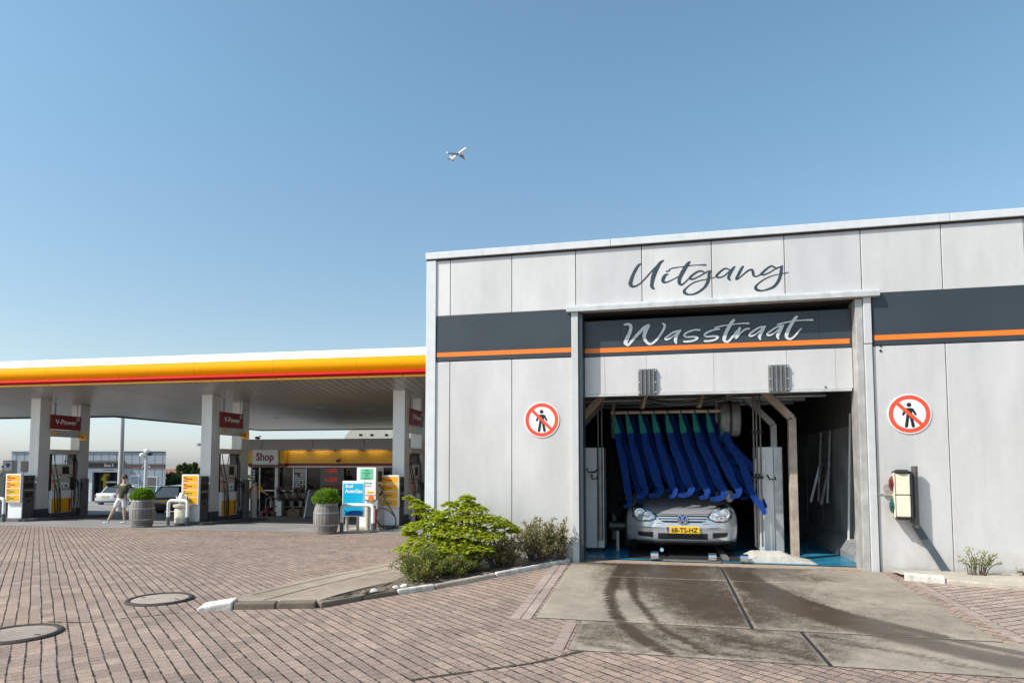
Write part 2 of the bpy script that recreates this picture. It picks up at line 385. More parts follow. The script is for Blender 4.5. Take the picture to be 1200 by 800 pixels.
M['dark_trousers']=plain('dark_trousers',(.02,.022,.028),.8)
M['plane_white']=plain('aircraft_white',(.80,.80,.80),.3,var=.02)
M['plane_grey']=plain('aircraft_wing_grey',(.20,.22,.26),.4,var=.05)
M['iron']=plain('cast_iron',(.055,.046,.04),.6,.4,var=.3,scale=25,bump=.006)
M['lid_concrete']=concrete('lid_concrete',(.37,.305,.255))
M['flower_pink']=leafmat('pink_petals',[(.45,.06,.20),(.60,.25,.35),(.65,.55,.55),(.35,.03,.12)])
M['roofing']=plain('roof_felt',(.12,.12,.12),.9)
# ------------------------------------------------------------------ text and lettering
def text(name,body,size,mat,parent,loc,rot=(R(90),0,0),align='CENTER',bold=0.,shear=0.,ext=.002,sx=1.):
    cu=bpy.data.curves.new(name,'FONT');cu.body=body;cu.size=size;cu.align_x=align;cu.align_y='CENTER';cu.offset=bold;cu.shear=shear;cu.extrude=ext
    cu.resolution_u=3
    t=bpy.data.objects.new(name,cu);COL.objects.link(t);bpy.context.view_layer.update()
    me=bpy.data.meshes.new_from_object(t.evaluated_get(bpy.context.evaluated_depsgraph_get()));bpy.data.objects.remove(t)
    me.materials.clear();me.materials.append(mat);me.name=name
    o=bpy.data.objects.new(name,me);COL.objects.link(o);o.location=loc;o.rotation_euler=rot;o.scale=(sx,1,1)
    if parent:o.parent=parent
    return o
def stroke(mb,pts,y,th,grow=0.,m=0):
    """brush stroke on a wall plane: pts (x,z,width); flat ribbon of thickness th in front of y"""
    s=smoothline(pts,6);L=[];Rr=[]
    for i,p in enumerate(s):
        a=s[max(i-1,0)];b=s[min(i+1,len(s)-1)];dx,dz=b[0]-a[0],b[1]-a[1];l=math.hypot(dx,dz) or 1
        w=max(.006,p[2]/2)*(1+.10*math.sin(i*2.3))+grow;nx,nz=-dz/l*w,dx/l*w
        ex=0
        L.append((p[0]+nx,p[1]+nz));Rr.append((p[0]-nx,p[1]-nz))
    if grow or True:
        # rounded ends
        for e in (0,-1):
            c=s[e];w=max(.006,c[2]/2)*.9+grow;n=10
            mb.prism([(c[0]+w*math.cos(2*math.pi*k/n),c[1]+w*math.sin(2*math.pi*k/n)) for k in range(n)],y-th+(.00022 if e else .00038),y,m)
    for i in range(len(s)-1):
        q=[L[i],L[i+1],Rr[i+1],Rr[i]]
        tt=th+i*2.5e-6;mb.add([(a,y-tt,b) for a,b in q]+[(a,y,b) for a,b in q],[(0,1,2,3),(0,4,5,1),(2,6,7,3),(1,5,6,2),(3,7,4,0)],m)
UIT=[[(-0.16, 4.486, 0.0238), (-0.191, 4.472, 0.038), (-0.233, 4.416, 0.048), (-0.281, 4.322, 0.052), (-0.313, 4.227, 0.06), (-0.316, 4.185, 0.0596), (-0.283, 4.152, 0.038), (-0.215, 4.168, 0.028), (-0.137, 4.227, 0.025), (-0.032, 4.338, 0.026), (0.061, 4.433, 0.026), (0.149, 4.513, 0.0195)], [(0.167, 4.515, 0.022), (0.113, 4.478, 0.048), (0.055, 4.375, 0.0628), (0.018, 4.292, 0.0672), (-0.003, 4.197, 0.056), (-0.006, 4.133, 0.05), (0.026, 4.097, 0.025)], [(0.225, 4.308, 0.02), (0.182, 4.287, 0.045), (0.154, 4.23, 0.052), (0.162, 4.192, 0.038), (0.211, 4.189, 0.022), (0.293, 4.221, 0.018), (0.379, 4.263, 0.018)], [(0.205, 4.349, 0.022), (0.254, 4.359, 0.018)], [(0.544, 4.469, 0.02), (0.513, 4.445, 0.045), (0.456, 4.359, 0.0596), (0.405, 4.267, 0.055), (0.383, 4.194, 0.05), (0.393, 4.151, 0.04), (0.423, 4.139, 0.028), (0.464, 4.168, 0.022), (0.535, 4.237, 0.02)], [(0.244, 4.373, 0.016), (0.295, 4.391, 0.02), (0.427, 4.403, 0.016), (0.528, 4.412, 0.018), (0.648, 4.414, 0.015), (0.762, 4.406, 0.028)], [(0.736, 4.303, 0.0202), (0.688, 4.324, 0.028), (0.626, 4.305, 0.032), (0.56, 4.257, 0.036), (0.537, 4.226, 0.036), (0.574, 4.208, 0.028), (0.655, 4.24, 0.024), (0.735, 4.282, 0.022), (0.8, 4.314, 0.024)], [(0.827, 4.313, 0.028), (0.806, 4.272, 0.042), (0.801, 4.209, 0.046), (0.772, 4.127, 0.046), (0.732, 4.072, 0.0367), (0.661, 4.019, 0.034), (0.591, 3.989, 0.028), (0.521, 3.985, 0.024), (0.469, 4.006, 0.04), (0.453, 4.037, 0.0455), (0.482, 4.082, 0.026), (0.574, 4.15, 0.02), (0.674, 4.181, 0.018), (0.773, 4.196, 0.015), (0.833, 4.209, 0.012), (0.887, 4.216, 0.014)], [(1.105, 4.302, 0.02), (1.052, 4.334, 0.0202), (1.003, 4.327, 0.0257), (0.933, 4.269, 0.033), (0.909, 4.234, 0.038), (0.937, 4.211, 0.0257), (1.001, 4.223, 0.0202), (1.07, 4.276, 0.022), (1.15, 4.348, 0.0238)], [(1.161, 4.355, 0.024), (1.119, 4.301, 0.04), (1.087, 4.243, 0.042), (1.073, 4.192, 0.038), (1.099, 4.161, 0.02)], [(1.276, 4.35, 0.03), (1.246, 4.305, 0.042), (1.206, 4.225, 0.0422), (1.18, 4.175, 0.036), (1.206, 4.175, 0.022), (1.264, 4.221, 0.0229), (1.342, 4.283, 0.028), (1.396, 4.293, 0.0312), (1.409, 4.248, 0.04), (1.418, 4.206, 0.0293), (1.456, 4.193, 0.0229), (1.509, 4.217, 0.022)], [(1.734, 4.285, 0.02), (1.697, 4.311, 0.022), (1.66, 4.329, 0.0257), (1.611, 4.307, 0.03), (1.543, 4.249, 0.034), (1.519, 4.22, 0.0312), (1.562, 4.212, 0.0238), (1.639, 4.243, 0.0202), (1.716, 4.289, 0.0202), (1.794, 4.315, 0.0238)], [(1.799, 4.319, 0.0312), (1.787, 4.259, 0.0422), (1.776, 4.188, 0.044), (1.74, 4.098, 0.0422), (1.681, 4.03, 0.038), (1.604, 3.998, 0.028), (1.528, 3.983, 0.022), (1.461, 3.997, 0.038), (1.438, 4.034, 0.042), (1.473, 4.084, 0.0238), (1.56, 4.145, 0.02), (1.656, 4.185, 0.016), (1.752, 4.205, 0.0128), (1.876, 4.222, 0.014)]]
WAS=[[(-0.419, 3.618, 0.03), (-0.368, 3.626, 0.0384), (-0.326, 3.597, 0.0468), (-0.335, 3.516, 0.0504), (-0.381, 3.414, 0.0598), (-0.412, 3.338, 0.0546)], [(-0.412, 3.34, 0.052), (-0.369, 3.31, 0.0408), (-0.318, 3.36, 0.0408), (-0.229, 3.46, 0.0442), (-0.127, 3.559, 0.0494), (-0.061, 3.594, 0.0432)], [(-0.061, 3.588, 0.0432), (-0.105, 3.512, 0.0572), (-0.129, 3.429, 0.0546), (-0.104, 3.351, 0.0432), (-0.042, 3.309, 0.036), (0.033, 3.351, 0.0336), (0.109, 3.444, 0.0336), (0.159, 3.532, 0.0364), (0.172, 3.583, 0.0364), (0.142, 3.613, 0.024)], [(0.368, 3.49, 0.026), (0.294, 3.471, 0.0286), (0.22, 3.42, 0.0312), (0.176, 3.384, 0.0312), (0.207, 3.367, 0.0264), (0.293, 3.413, 0.026), (0.39, 3.489, 0.0312)], [(0.395, 3.496, 0.0338), (0.345, 3.421, 0.042), (0.323, 3.352, 0.0494), (0.335, 3.304, 0.0264)], [(0.675, 3.489, 0.0264), (0.588, 3.491, 0.0264), (0.49, 3.459, 0.03), (0.449, 3.419, 0.03), (0.489, 3.393, 0.0264), (0.586, 3.394, 0.03), (0.637, 3.373, 0.0336), (0.598, 3.34, 0.03), (0.512, 3.325, 0.03), (0.443, 3.327, 0.0288)], [(0.949, 3.489, 0.0264), (0.877, 3.482, 0.0264), (0.78, 3.449, 0.0325), (0.738, 3.409, 0.03), (0.779, 3.387, 0.0264), (0.875, 3.39, 0.03), (0.926, 3.37, 0.0336), (0.886, 3.336, 0.03), (0.802, 3.319, 0.03), (0.736, 3.321, 0.0288)], [(1.153, 3.612, 0.0408), (1.117, 3.569, 0.048), (1.056, 3.465, 0.0504), (1.018, 3.366, 0.0528), (1.017, 3.316, 0.0432), (1.064, 3.299, 0.0336), (1.125, 3.361, 0.0312), (1.192, 3.453, 0.0242)], [(0.89, 3.511, 0.024), (0.974, 3.532, 0.0216), (1.093, 3.545, 0.018), (1.247, 3.557, 0.0192), (1.358, 3.555, 0.0288)], [(1.234, 3.494, 0.0336), (1.209, 3.433, 0.042), (1.174, 3.344, 0.0384), (1.232, 3.407, 0.0264), (1.304, 3.466, 0.0275), (1.365, 3.476, 0.0264)], [(1.555, 3.498, 0.024), (1.491, 3.482, 0.0264), (1.408, 3.43, 0.0312), (1.361, 3.388, 0.0286), (1.389, 3.366, 0.0264), (1.478, 3.412, 0.024), (1.573, 3.497, 0.0264)], [(1.579, 3.501, 0.0286), (1.533, 3.418, 0.0385), (1.5, 3.357, 0.0444), (1.511, 3.31, 0.022)], [(1.8, 3.499, 0.024), (1.736, 3.481, 0.0264), (1.655, 3.429, 0.0286), (1.607, 3.387, 0.0312), (1.636, 3.365, 0.0242), (1.723, 3.411, 0.024), (1.817, 3.498, 0.0288)], [(1.823, 3.499, 0.0286), (1.777, 3.417, 0.042), (1.745, 3.356, 0.0444), (1.755, 3.309, 0.024)], [(2.006, 3.618, 0.0432), (1.965, 3.565, 0.0462), (1.906, 3.463, 0.0484), (1.869, 3.378, 0.0528), (1.868, 3.323, 0.0396), (1.913, 3.3, 0.0308), (1.971, 3.337, 0.0275), (2.029, 3.408, 0.024), (2.07, 3.449, 0.0132)], [(1.747, 3.52, 0.0198), (1.85, 3.54, 0.024), (1.965, 3.559, 0.0176), (2.113, 3.564, 0.0198), (2.216, 3.562, 0.0312)]]

# ------------------------------------------------------------------ ground
PROF=[(-60,-.05),(6.4,-.05),(8,-.09),(12,-.29),(17,-.53),(21,-.62),(28,-.92),(42,-1.55),(55,-2.0),(75,-2.25),(120,-2.4),(4000,-2.4)]
RIGHT=[(-60,-.05),(6.4,-.05),(9.4,.075),(4000,.075)]
def gz(x,y):
    k=sst(-3.3,-1.5,x)*(1-sst(9.6,14,y))
    return lerp(interp(PROF,y),interp(RIGHT,y),k)
def sheet(name,xs,ys,dz,mat,fr=lambda a,b:(a,b)):
    mb=MB();mb.grid([[(*fr(x,y),gz(*fr(x,y))+dz) for x in xs] for y in ys]);o=mb.build(name,mat,smooth=180,fix=False);return struct(o)
def rng(a,b,s):
    n=max(1,int(round((b-a)/s)));return [a+(b-a)*i/n for i in range(n+1)]
sheet('ground',[-3000,-800,-300,-150,-80]+rng(-60,20,2)+[40,100,300,900],rng(-30,80,1)+[100,120,200,500,1500,4500],-.11,M['ground'])
sheet('brick_yard',rng(-42,14,.7),rng(-6,24,.3),0,M['paving'])
CA=R(2.2)
def stn(u,v): return (-8.6+u*math.cos(CA)-v*math.sin(CA),20.7+u*math.sin(CA)+v*math.cos(CA))
def stz(u,v): return gz(*stn(u,v))
sheet('forecourt',rng(-46,4.3,1.),[-2.75,-2.2,-1.5,-.8]+rng(0,60,1.),.006,M['forecourt'],stn)
# concrete apron slabs with tyre tracks of water
def dist_poly(x,y,pl):
    best=9
    for (a,b),(c,d) in zip(pl,pl[1:]):
        dx,dy=c-a,d-b;t=max(0,min(1,((x-a)*dx+(y-b)*dy)/(dx*dx+dy*dy+1e-9)));best=min(best,math.hypot(x-a-dx*t,y-b-dy*t))
    return best
TR=[([(-.38,10.0),(-.50,8.66),(-.54,7.6),(-.41,6.7),(-.12,5.86),(.25,5.2)],.075,.95,1),
    ([(-.20,10.0),(-.32,8.5),(-.24,7.44),(.04,6.32),(.44,5.5)],.05,.80,1),
    ([(-.32,9.8),(-.44,8.8),(-.46,7.9)],.26,.34,0),
    ([(.0,9.7),(.15,8.9),(.30,8.0),(.62,7.0)],.46,.70,0),
    ([(1.0,9.7),(1.30,8.31),(1.56,7.68),(1.85,7.2),(2.19,6.82),(2.7,6.3),(3.2,5.9)],.06,.85,0),
    ([(1.0,9.3),(1.2,8.1),(1.5,7.2),(1.9,6.75),(2.51,6.0),(3.2,5.5)],.16,.80,0),
    ([(.95,9.2),(1.1,8.2),(1.3,7.2),(1.6,6.7)],.45,.34,0),
    ([(1.4,9.3),(1.9,8.9)],.30,.35,0),
    ([(1.7,7.9),(2.6,7.0)],.5,.14,0),
    ([(-.6,6.0),(.2,6.1),(1.2,5.9)],.36,.40,0),
    ([(.3,6.35),(.7,6.05),(1.2,5.65)],.12,.40,1),
    ([(1.45,6.3),(2.0,5.9),(2.5,5.5)],.09,.42,1),
    ([(-1.0,9.45),(1.9,9.45)],.14,.50,0),
    ([(-.9,9.2),(-.6,8.6)],.25,.15,0)]
def wetness(x,y):
    w=0
    for pl,r,s,tr in TR:
        d=dist_poly(x,y,pl)
        if d>r*2.2: continue
        v=s*(1-sst(r*.2,r*(1.5 if tr else 1.9),d))
        if tr: v*=.72+.38*math.sin((x*.55+y)*62+d*40)
        w=1-(1-w)*(1-v)
    if y<6.48 and x<1.3: w=max(w,.30+.22*math.sin((x+y*1.3)*17+2*math.sin(x*5))*math.sin((x-y)*6))
    return w
def slab(mb,at,x0,x1,y0,y1):
    xs=rng(x0,x1,.04);ys=rng(y0,y1,.04);P=[]
    for yy in ys:
        row=[]
        for xx in xs:
            e=min(xx-x0,x1-xx,yy-y0,y1-yy);row.append((xx,yy,lerp(gz(x0+.5,yy),gz(xx,yy),1.)+.014-(.006 if e<.01 else 0)));at.append(wetness(xx,yy)*(1 if e>.03 else .55))
        P.append(row)
    mb.grid(P);n=len(xs);o=len(at)
    # skirts
    ring=[P[0][i] for i in range(n)]+[P[j][-1] for j in range(1,len(ys))]+[P[-1][i] for i in range(n-2,-1,-1)]+[P[j][0] for j in range(len(ys)-2,0,-1)]
    k=len(ring);mb.add(ring+[(a,b,c-.05) for a,b,c in ring],[(i,(i+1)%k,(i+1)%k+k,i+k) for i in range(k)]);at+= [0]*(2*k)
mb=MB();at=[]
for s in [(-1.2,.865,6.50,8.55),(-1.2,.865,8.562,9.50),(.90,2.93,6.50,8.55),(.90,2.93,8.562,9.50),(-.73,1.29,5.46,6.47),(1.325,3.36,5.46,6.47),(3.39,5.2,5.46,6.47)]: slab(mb,at,*s)
ap=mb.build('concrete_apron',M['apron'],fix=False);struct(ap)
a=ap.data.attributes.new('wet','FLOAT','POINT');a.data.foreach_set('value',at)
# dark joint bed under the slabs
mb=MB();mb.grid([[(x,y,gz(x,y)+.005) for x in rng(-.735,5.2,.3)] for y in rng(5.455,6.485,.2)]);mb.grid([[(x,y,gz(x,y)+.005) for x in rng(-1.205,2.935,.3)] for y in rng(6.49,9.50,.2)]);struct(mb.build('apron_joint',M['black_rubber'],fix=False))
# soldier course of bricks beside the apron
mb=MB()
def course(p0,p1,n,w):
    p0=Vector(p0);p1=Vector(p1);d=(p1-p0)/n;q=Vector((d.y,-d.x)).normalized()*w
    for i in range(n):
        a=p0+d*(i+.03);b=p0+d*(i+.97);c=[a,b,b+q,a+q];h=random.uniform(.005,.010)
        mb.add([(p.x,p.y,gz(p.x,p.y)+h) for p in c]+[(p.x,p.y,gz(p.x,p.y)-.02) for p in c],[(0,1,2,3),(0,4,5,1),(1,5,6,2),(2,6,7,3),(3,7,4,0)])
course((-1.24,9.4),(-1.24,6.42),14,.10);course((-1.35,9.4),(-1.35,6.42),14,.10)
course((-.77,6.40),(-.77,5.42),5,.10)
course((3.08,6.52),(3.08,9.0),12,.10)
mb2=concrete('soldier_brick',(.36,.28,.24));struct(mb.build('brick_edging',mb2))
# side paving right of the apron
mb=MB();mb.grid([[(x,y,gz(x,y)+.004) for x in rng(3.2,9,.5)] for y in rng(6.53,9.45,.3)]);struct(mb.build('side_paving',M['paving_side'],fix=False))
# island with path, kerbs and planting bed left of the building corner
def kerbrun(name,pts,w,h,mat,drop=.15):
    mb=MB()
    for a,b in zip(pts,pts[1:]):
        a=Vector(a);b=Vector(b);n=max(1,int((b-a).length/.5));d=(b-a).normalized();q=Vector((-d.y,d.x))*w
        for i in range(1):
            A=a+d*.006;B=b-d*.006;c=[A,B,B+q,A+q]
            zz=[gz(p.x,p.y) for p in (A,B,A,B)];zz=[zz[0],zz[1],zz[1],zz[0]]
            mb.add([(p.x,p.y,z-drop) for p,z in zip(c,zz)]+[(p.x,p.y,z+h) for p,z in zip(c,zz)],[(3,2,1,0),(4,5,6,7),(0,1,5,4),(1,2,6,5),(2,3,7,6),(3,0,4,7)])
    o=mb.build(name,mat,bevel=.018);return struct(o)
mb=MB();q=[(-4.80,6.00,0),(-4.46,6.16,0),(-4.56,6.42,0),(-4.90,6.28,0)]
zt=[.035,.088,.088,.045];mb.add([(x,y,gz(x,y)-.1) for x,y,_ in q]+[(x+(.03 if i in(0,3) else 0),y+(.015 if i in (0,1) else -.01),gz(x,y)+zt[i]) for i,(x,y,_) in enumerate(q)],[(3,2,1,0),(4,5,6,7),(0,1,5,4),(1,2,6,5),(2,3,7,6),(3,0,4,7)])
struct(mb.build('kerb_white_end',M['kerb_white'],bevel=.018))
kerbrun('kerb',[(-4.45,6.17),(-4.02,6.30),(-3.62,6.43)],.14,.07,M['kerb'])
kerbrun('kerb',[(-3.57,6.46),(-3.33,6.98),(-3.06,7.38)],.12,.06,M['kerb'])
kerbrun('kerb_white',[(-3.06,7.38),(-2.72,7.78)],.08,.065,M['kerb_white'])
kerbrun('kerb_edge',[(-2.72,7.78),(-2.1,8.45)],.07,.06,M['kerb_light'])
kerbrun('kerb_white',[(-2.1,8.45),(-1.22,9.45)],.06,.065,M['kerb_white'])
def fan(name,poly,dz,mat,step=.18):
    """filled outline lying on the ground"""
    b=bmesh.new();vs=[b.verts.new((x,y,0)) for x,y in poly];f=b.faces.new(vs);bmesh.ops.triangulate(b,faces=[f])
    for _ in range(4): bmesh.ops.subdivide_edges(b,edges=[e for e in b.edges if e.calc_length()>step*1.5],cuts=1)
    for v in b.verts: v.co.z=gz(v.co.x,v.co.y)+dz
    me=bpy.data.meshes.new(name);b.to_mesh(me);b.free();me.materials.append(mat);o=bpy.data.objects.new(name,me);COL.objects.link(o);me.shade_smooth()
    return struct(o)
fan('path',[(-4.74,6.28),(-4.40,6.30),(-3.66,6.54),(-3.42,7.0),(-3.25,7.5),(-3.3,8.4),(-3.55,9.6),(-3.62,12.6),(-4.35,12.6),(-4.5,9.5),(-4.72,7.2)],.045,M['path'])
for k,(pa,pb) in enumerate([((-4.62,6.75),(-3.98,12.5)),((-4.3,6.5),(-3.72,12.5))]):
    mb=MB();n=20
    for i in range(n):
        q=[(lerp(pa[0],pb[0],(i+e)/n)+w+.01*math.sin(i*1.7+e*1.7),lerp(pa[1],pb[1],(i+e)/n)) for e,w in ((0,-.008),(1,-.008),(1,.008),(0,.008))]
        mb.add([(x,y,gz(x,y)+.050) for x,y in q],[(0,1,2,3)])
    struct(mb.build('path_seam',M['soil_dark'],fix=False))
def bedz(x,y): return gz(x,y)
o=fan('planting_bed',[(-3.66,6.56),(-3.5,6.72),(-3.30,7.04),(-3.09,7.42),(-2.76,7.80),(-2.15,8.48),(-1.28,9.44),(-1.28,9.53),(-3.5,9.53),(-3.50,9.0),(-3.4,8.0),(-3.30,7.3)],.05,M['soil'],.1)
for v in o.data.vertices: v.co.z+=random.uniform(0,.025)
# broken kerb rubble in the bed
rubble=[(-3.30,7.22),(-3.22,7.36),(-3.14,7.5),(-3.36,7.08),(-3.08,7.62)]
for i,(x,y) in enumerate(rubble):
    mb=MB();r=random.uniform(.035,.06)
    mb.lathe([(.3*r,0),(r,.01),(r*.9,.03),(.3*r,.045)],7);ob=mb.build('rubble_stone',[M['kerb_white'],M['kerb']][i%2],loc=(x,y,gz(x,y)+.055),rot=(.2,.1,i))
    tag(ob,['small pale broken stone in the bed behind the kerb gap','small grey broken stone in the bed behind the kerb gap'][i%2],'stone','broken stones at the kerb gap %s'%['pale','grey'][i%2])
# right kerb strip along the wall
kerbrun('kerb_white',[(3.03,9.0),(3.45,8.86)],.14,.09,M['kerb_white'])
kerbrun('kerb',[(3.45,8.86),(4.4,8.62),(5.0,8.5)],.12,.06,M['kerb_light'])
kerbrun('kerb_white',[(5.0,8.5),(6.2,8.3)],.14,.07,M['kerb_white'])
fan('planting_bed',[(3.06,9.16),(3.5,9.0),(4.4,8.76),(6.2,8.45),(9,8.2),(9,9.5),(3.02,9.5)],.045,M['kerb_light'],.15)
def seam(name,pts,w,mat,dz=.006):
    mb=MB();rr=random.Random(8);s_=smoothline(pts,14);L=[]
    for i,(x,y) in enumerate(s_):
        a=s_[max(i-1,0)];b=s_[min(i+1,len(s_)-1)];d=Vector((b[0]-a[0],b[1]-a[1])).normalized();k=w*rr.uniform(.15,1.5)
        L.append([(x-d.y*k,y+d.x*k,gz(x,y)+dz),(x+d.y*k,y-d.x*k,gz(x,y)+dz)])
    mb.grid(L);struct(mb.build(name,mat,fix=False))
seam('oil_seam',[(-1.75,4.45),(-1.35,4.75),(-.95,5.05),(-.62,5.45),(-.45,5.62)],.018,M['soil_dark'])
seam('oil_seam',[(-4.9,5.92),(-5.3,5.55),(-5.55,5.35),(-5.9,5.3)],.010,M['soil_dark'])
def manhole(name,label,loc):
    t=thing(name,label,'manhole cover',loc);t.scale=(.9,.9,1)
    mb=MB();mb.lathe([(.335,0.),(.335,.012),(.345,.020),(.375,.022),(.395,.010),(.40,0)],48);mb.build('frame',M['iron'],t,smooth=30)
    mb=MB();mb.lathe([(.001,.0),(.331,.0),(.331,.010),(.30,.013),(.001,.014)],40);l=mb.build('lid',M['lid_concrete'],t,smooth=30)
    for a in (0,math.pi):
        mb=MB();mb.box(.25*math.cos(a)-.03,.25*math.cos(a)+.03,-.012,.012,.0125,.0155);mb.build('lifting_slot',M['iron'],l)
    return t
manhole('manhole_cover','round manhole cover beside the white kerb end, iron rim worn bright inside',(-5.60,6.44,gz(-5.6,6.44)+.004))
manhole('manhole_cover','round manhole cover cut by the left edge, nearest to the viewer',(-5.72,4.84,gz(-5.72,4.84)+.004))
# ------------------------------------------------------------------ car wash building
YF=9.55
hall=thing('car_wash_hall','white panelled car wash building with slate band, orange stripe and open exit door','building',(0,0,0))
def part(mb,name,mat,parent=hall,**k): return mb.build(name,mat,parent,**k)
X0,X1,DEP=-3.52,9.8,24.
mb=MB()   # structural shell: front wall pieces, side walls, back
mb.box(X0+.04,-1.14,YF+.06,YF+.26,-.6,4.80);mb.box(2.85,X1,YF+.06,YF+.26,-.3,4.80);mb.box(-1.14,2.85,YF+.06,YF+.26,3.86,4.80)
mb.box(X0+.04,X0+.2,YF+.26,YF+DEP,-1.6,4.75);mb.box(X1-.2,X1,YF+.26,YF+DEP,-.4,4.75);mb.box(X0+.04,X1,YF+DEP,YF+DEP+.2,-1.6,4.75)
part(mb,'wall',M['wash_wall'])
joints=[-3.44,-3.128,-2.129,-1.135,-.15,.845,1.835,2.825,3.82,4.795,5.79,6.78,7.78,8.78,9.75]
for a,b in zip(joints,joints[1:]):
    mb=MB();mb.box(a+.005,b-.005,YF,YF+.055,3.862,4.755);part(mb,'wall_panel',M['panel'],bevel=.006)
    if b<=-1.13 or a>=2.8:
        aa=max(a,2.935) if a>2.8 else a;bb=b if b<-1.14 else (-1.20 if b<0 else b)
        mb=MB();mb.box(aa+.005,bb-.005,YF,YF+.055,-.35,3.125);part(mb,'wall_panel',M['panel'],bevel=.006)
mb=MB();mb.box(-3.35,-1.205,YF-.006,YF+.05,3.135,3.855);part(mb,'slate_band',M['slate'],bevel=.005)
mb=MB();mb.box(2.945,X1,YF-.006,YF+.05,3.135,3.855);part(mb,'slate_band',M['slate'],bevel=.005)
mb=MB();mb.box(-3.345,-1.21,YF-.009,YF-.004,3.205,3.275);part(mb,'orange_stripe',M['orange'])
mb=MB();mb.box(2.95,X1,YF-.009,YF-.004,3.205,3.275);part(mb,'orange_stripe',M['orange'])
mb=MB();mb.box(X0,-3.36,YF-.03,YF+.16,-.5,4.758);part(mb,'corner_trim',M['white_trim'],bevel=.006)
mb=MB();
for a,b in [(X0-.01,-.6),(-.597,3.92),(3.924,X1)]: mb.box(a,b,YF-.05,YF+.3,4.775,4.885)
part(mb,'roof_edge',M['white_trim'],bevel=.008)
mb=MB();mb.box(X0,X1,YF-.035,YF+.2,4.756,4.776);part(mb,'drip_groove',M['black_rubber'])
mb=MB();mb.box(X0+.05,X1-.05,YF+.31,YF+DEP,4.752,4.85);part(mb,'roof',M['roofing'])
# letters
for g in ((0,1),(2,3),(4,5),(6,7),(8,9),(10,),(11,12)):
    mb=MB()
    for i in g: stroke(mb,UIT[i],YF,.0012+.0006*(i%5))
    part(mb,'letter',M['dark_text'])
# door frame
fr=part((lambda m:(m.box(-1.20,-1.10,YF-.055,YF+.10,-.1,3.80),m)[1])(MB()),'door_frame',M['frame_trim'],bevel=.006)
mb=MB();mb.box(-1.098,-1.035,YF-.035,YF+.30,-.1,3.79);mb.build('jamb_liner',M['slate'],fr,bevel=.004)
mb=MB();mb.box(2.822,2.920,YF-.045,YF+.10,3.16,3.80);mb.box(2.822,2.920,YF-.040,YF+.10,-.1,3.152);part(mb,'door_frame',M['frame_trim'],bevel=.008)
mb=MB();mb.box(2.725,2.818,YF-.02,YF+.30,-.1,3.79);part(mb,'door_jamb',M['steel'],bevel=.01)
mb=MB();mb.prism([(YF-.10,3.80),(YF-.10,3.865),(YF-.075,3.90),(YF,3.915),(YF+.05,3.915),(YF+.05,3.80)],-1.27,3.02,axis='x');part(mb,'lintel',M['alu'],bevel=.006)
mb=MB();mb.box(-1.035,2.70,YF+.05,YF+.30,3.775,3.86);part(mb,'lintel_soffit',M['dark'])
# half raised exit door
YD=YF+.17
door=part((lambda m:(m.box(-1.03,2.722,YD,YD+.045,2.56,3.70),m)[1])(MB()),'exit_door',M['dark'])
for a,b in [(-1.025,-.475),(-.472,2.30),(2.303,2.718)]:
    mb=MB();mb.box(a,b,YD-.012,YD-.001,3.150,3.695);mb.build('slate_panel',M['slate'],door,bevel=.003)
for a,b in [(-1.025,-.72),(-.717,-.105),(-.102,.86),(.863,1.86),(1.863,2.50),(2.503,2.718)]:
    mb=MB();mb.box(a,b,YD-.012,YD-.001,2.575,3.142);mb.build('white_panel',M['panel'],door,bevel=.003)
mb=MB();mb.box(-1.02,2.69,YD-.016,YD-.0125,3.205,3.275);mb.build('orange_stripe',M['orange'],door)
mb=MB();mb.box(-1.03,2.70,YD-.03,YD+.05,2.535,2.57);mb.build('bottom_rail',M['alu'],door,bevel=.006)
for g in ((0,1,2),(3,4),(5,),(6,),(7,8),(9,),(10,11),(12,13),(14,15)):
    mb=MB();m2=MB()
    for i in g: stroke(mb,WAS[i],YD-.0122,.001+.0006*(i%5),.014);stroke(m2,WAS[i],YD-.0122,.0046+.0006*(i%5))
    mb.build('letter_edge',M['black_edge'],door);m2.build('letter',M['silver_text'],door)
for xx in (-.09,1.74):
    mb=MB();w=.135
    for i in range(9):
        a=xx-w+2*w*i/9;mb.box(a+.002,a+2*w/9-.002,YD-.055-(.018 if i%2 else 0),YD-.02,2.545,2.93)
    mb.box(xx-w,xx+w,YD-.03,YD-.013,2.54,2.935)
    v=mb.build('roller_guide',M['grey_metal'],door,bevel=.004)
    mb=MB()
    for zz in (2.58,2.73,2.9):
        for s in (-1,1): mb.cyl((xx+s*w*.88,YD-.075,zz),(xx+s*w*.88,YD-.05,zz),.010,n=8)
    mb.build('bolt',M['chrome'],v)
mb=MB();mb.cyl((2.36,YD-.03,2.60),(2.36,YD-.012,2.60),.012,n=10);mb.build('screw',M['shadow_bar_and_screw'],door)
mb=MB()
for zz in (3.13,3.06): mb.cyl((3.03,YF-.01,zz),(3.03,YF,zz),.016,n=10)
part(mb,'screw_pair',M['ink'])
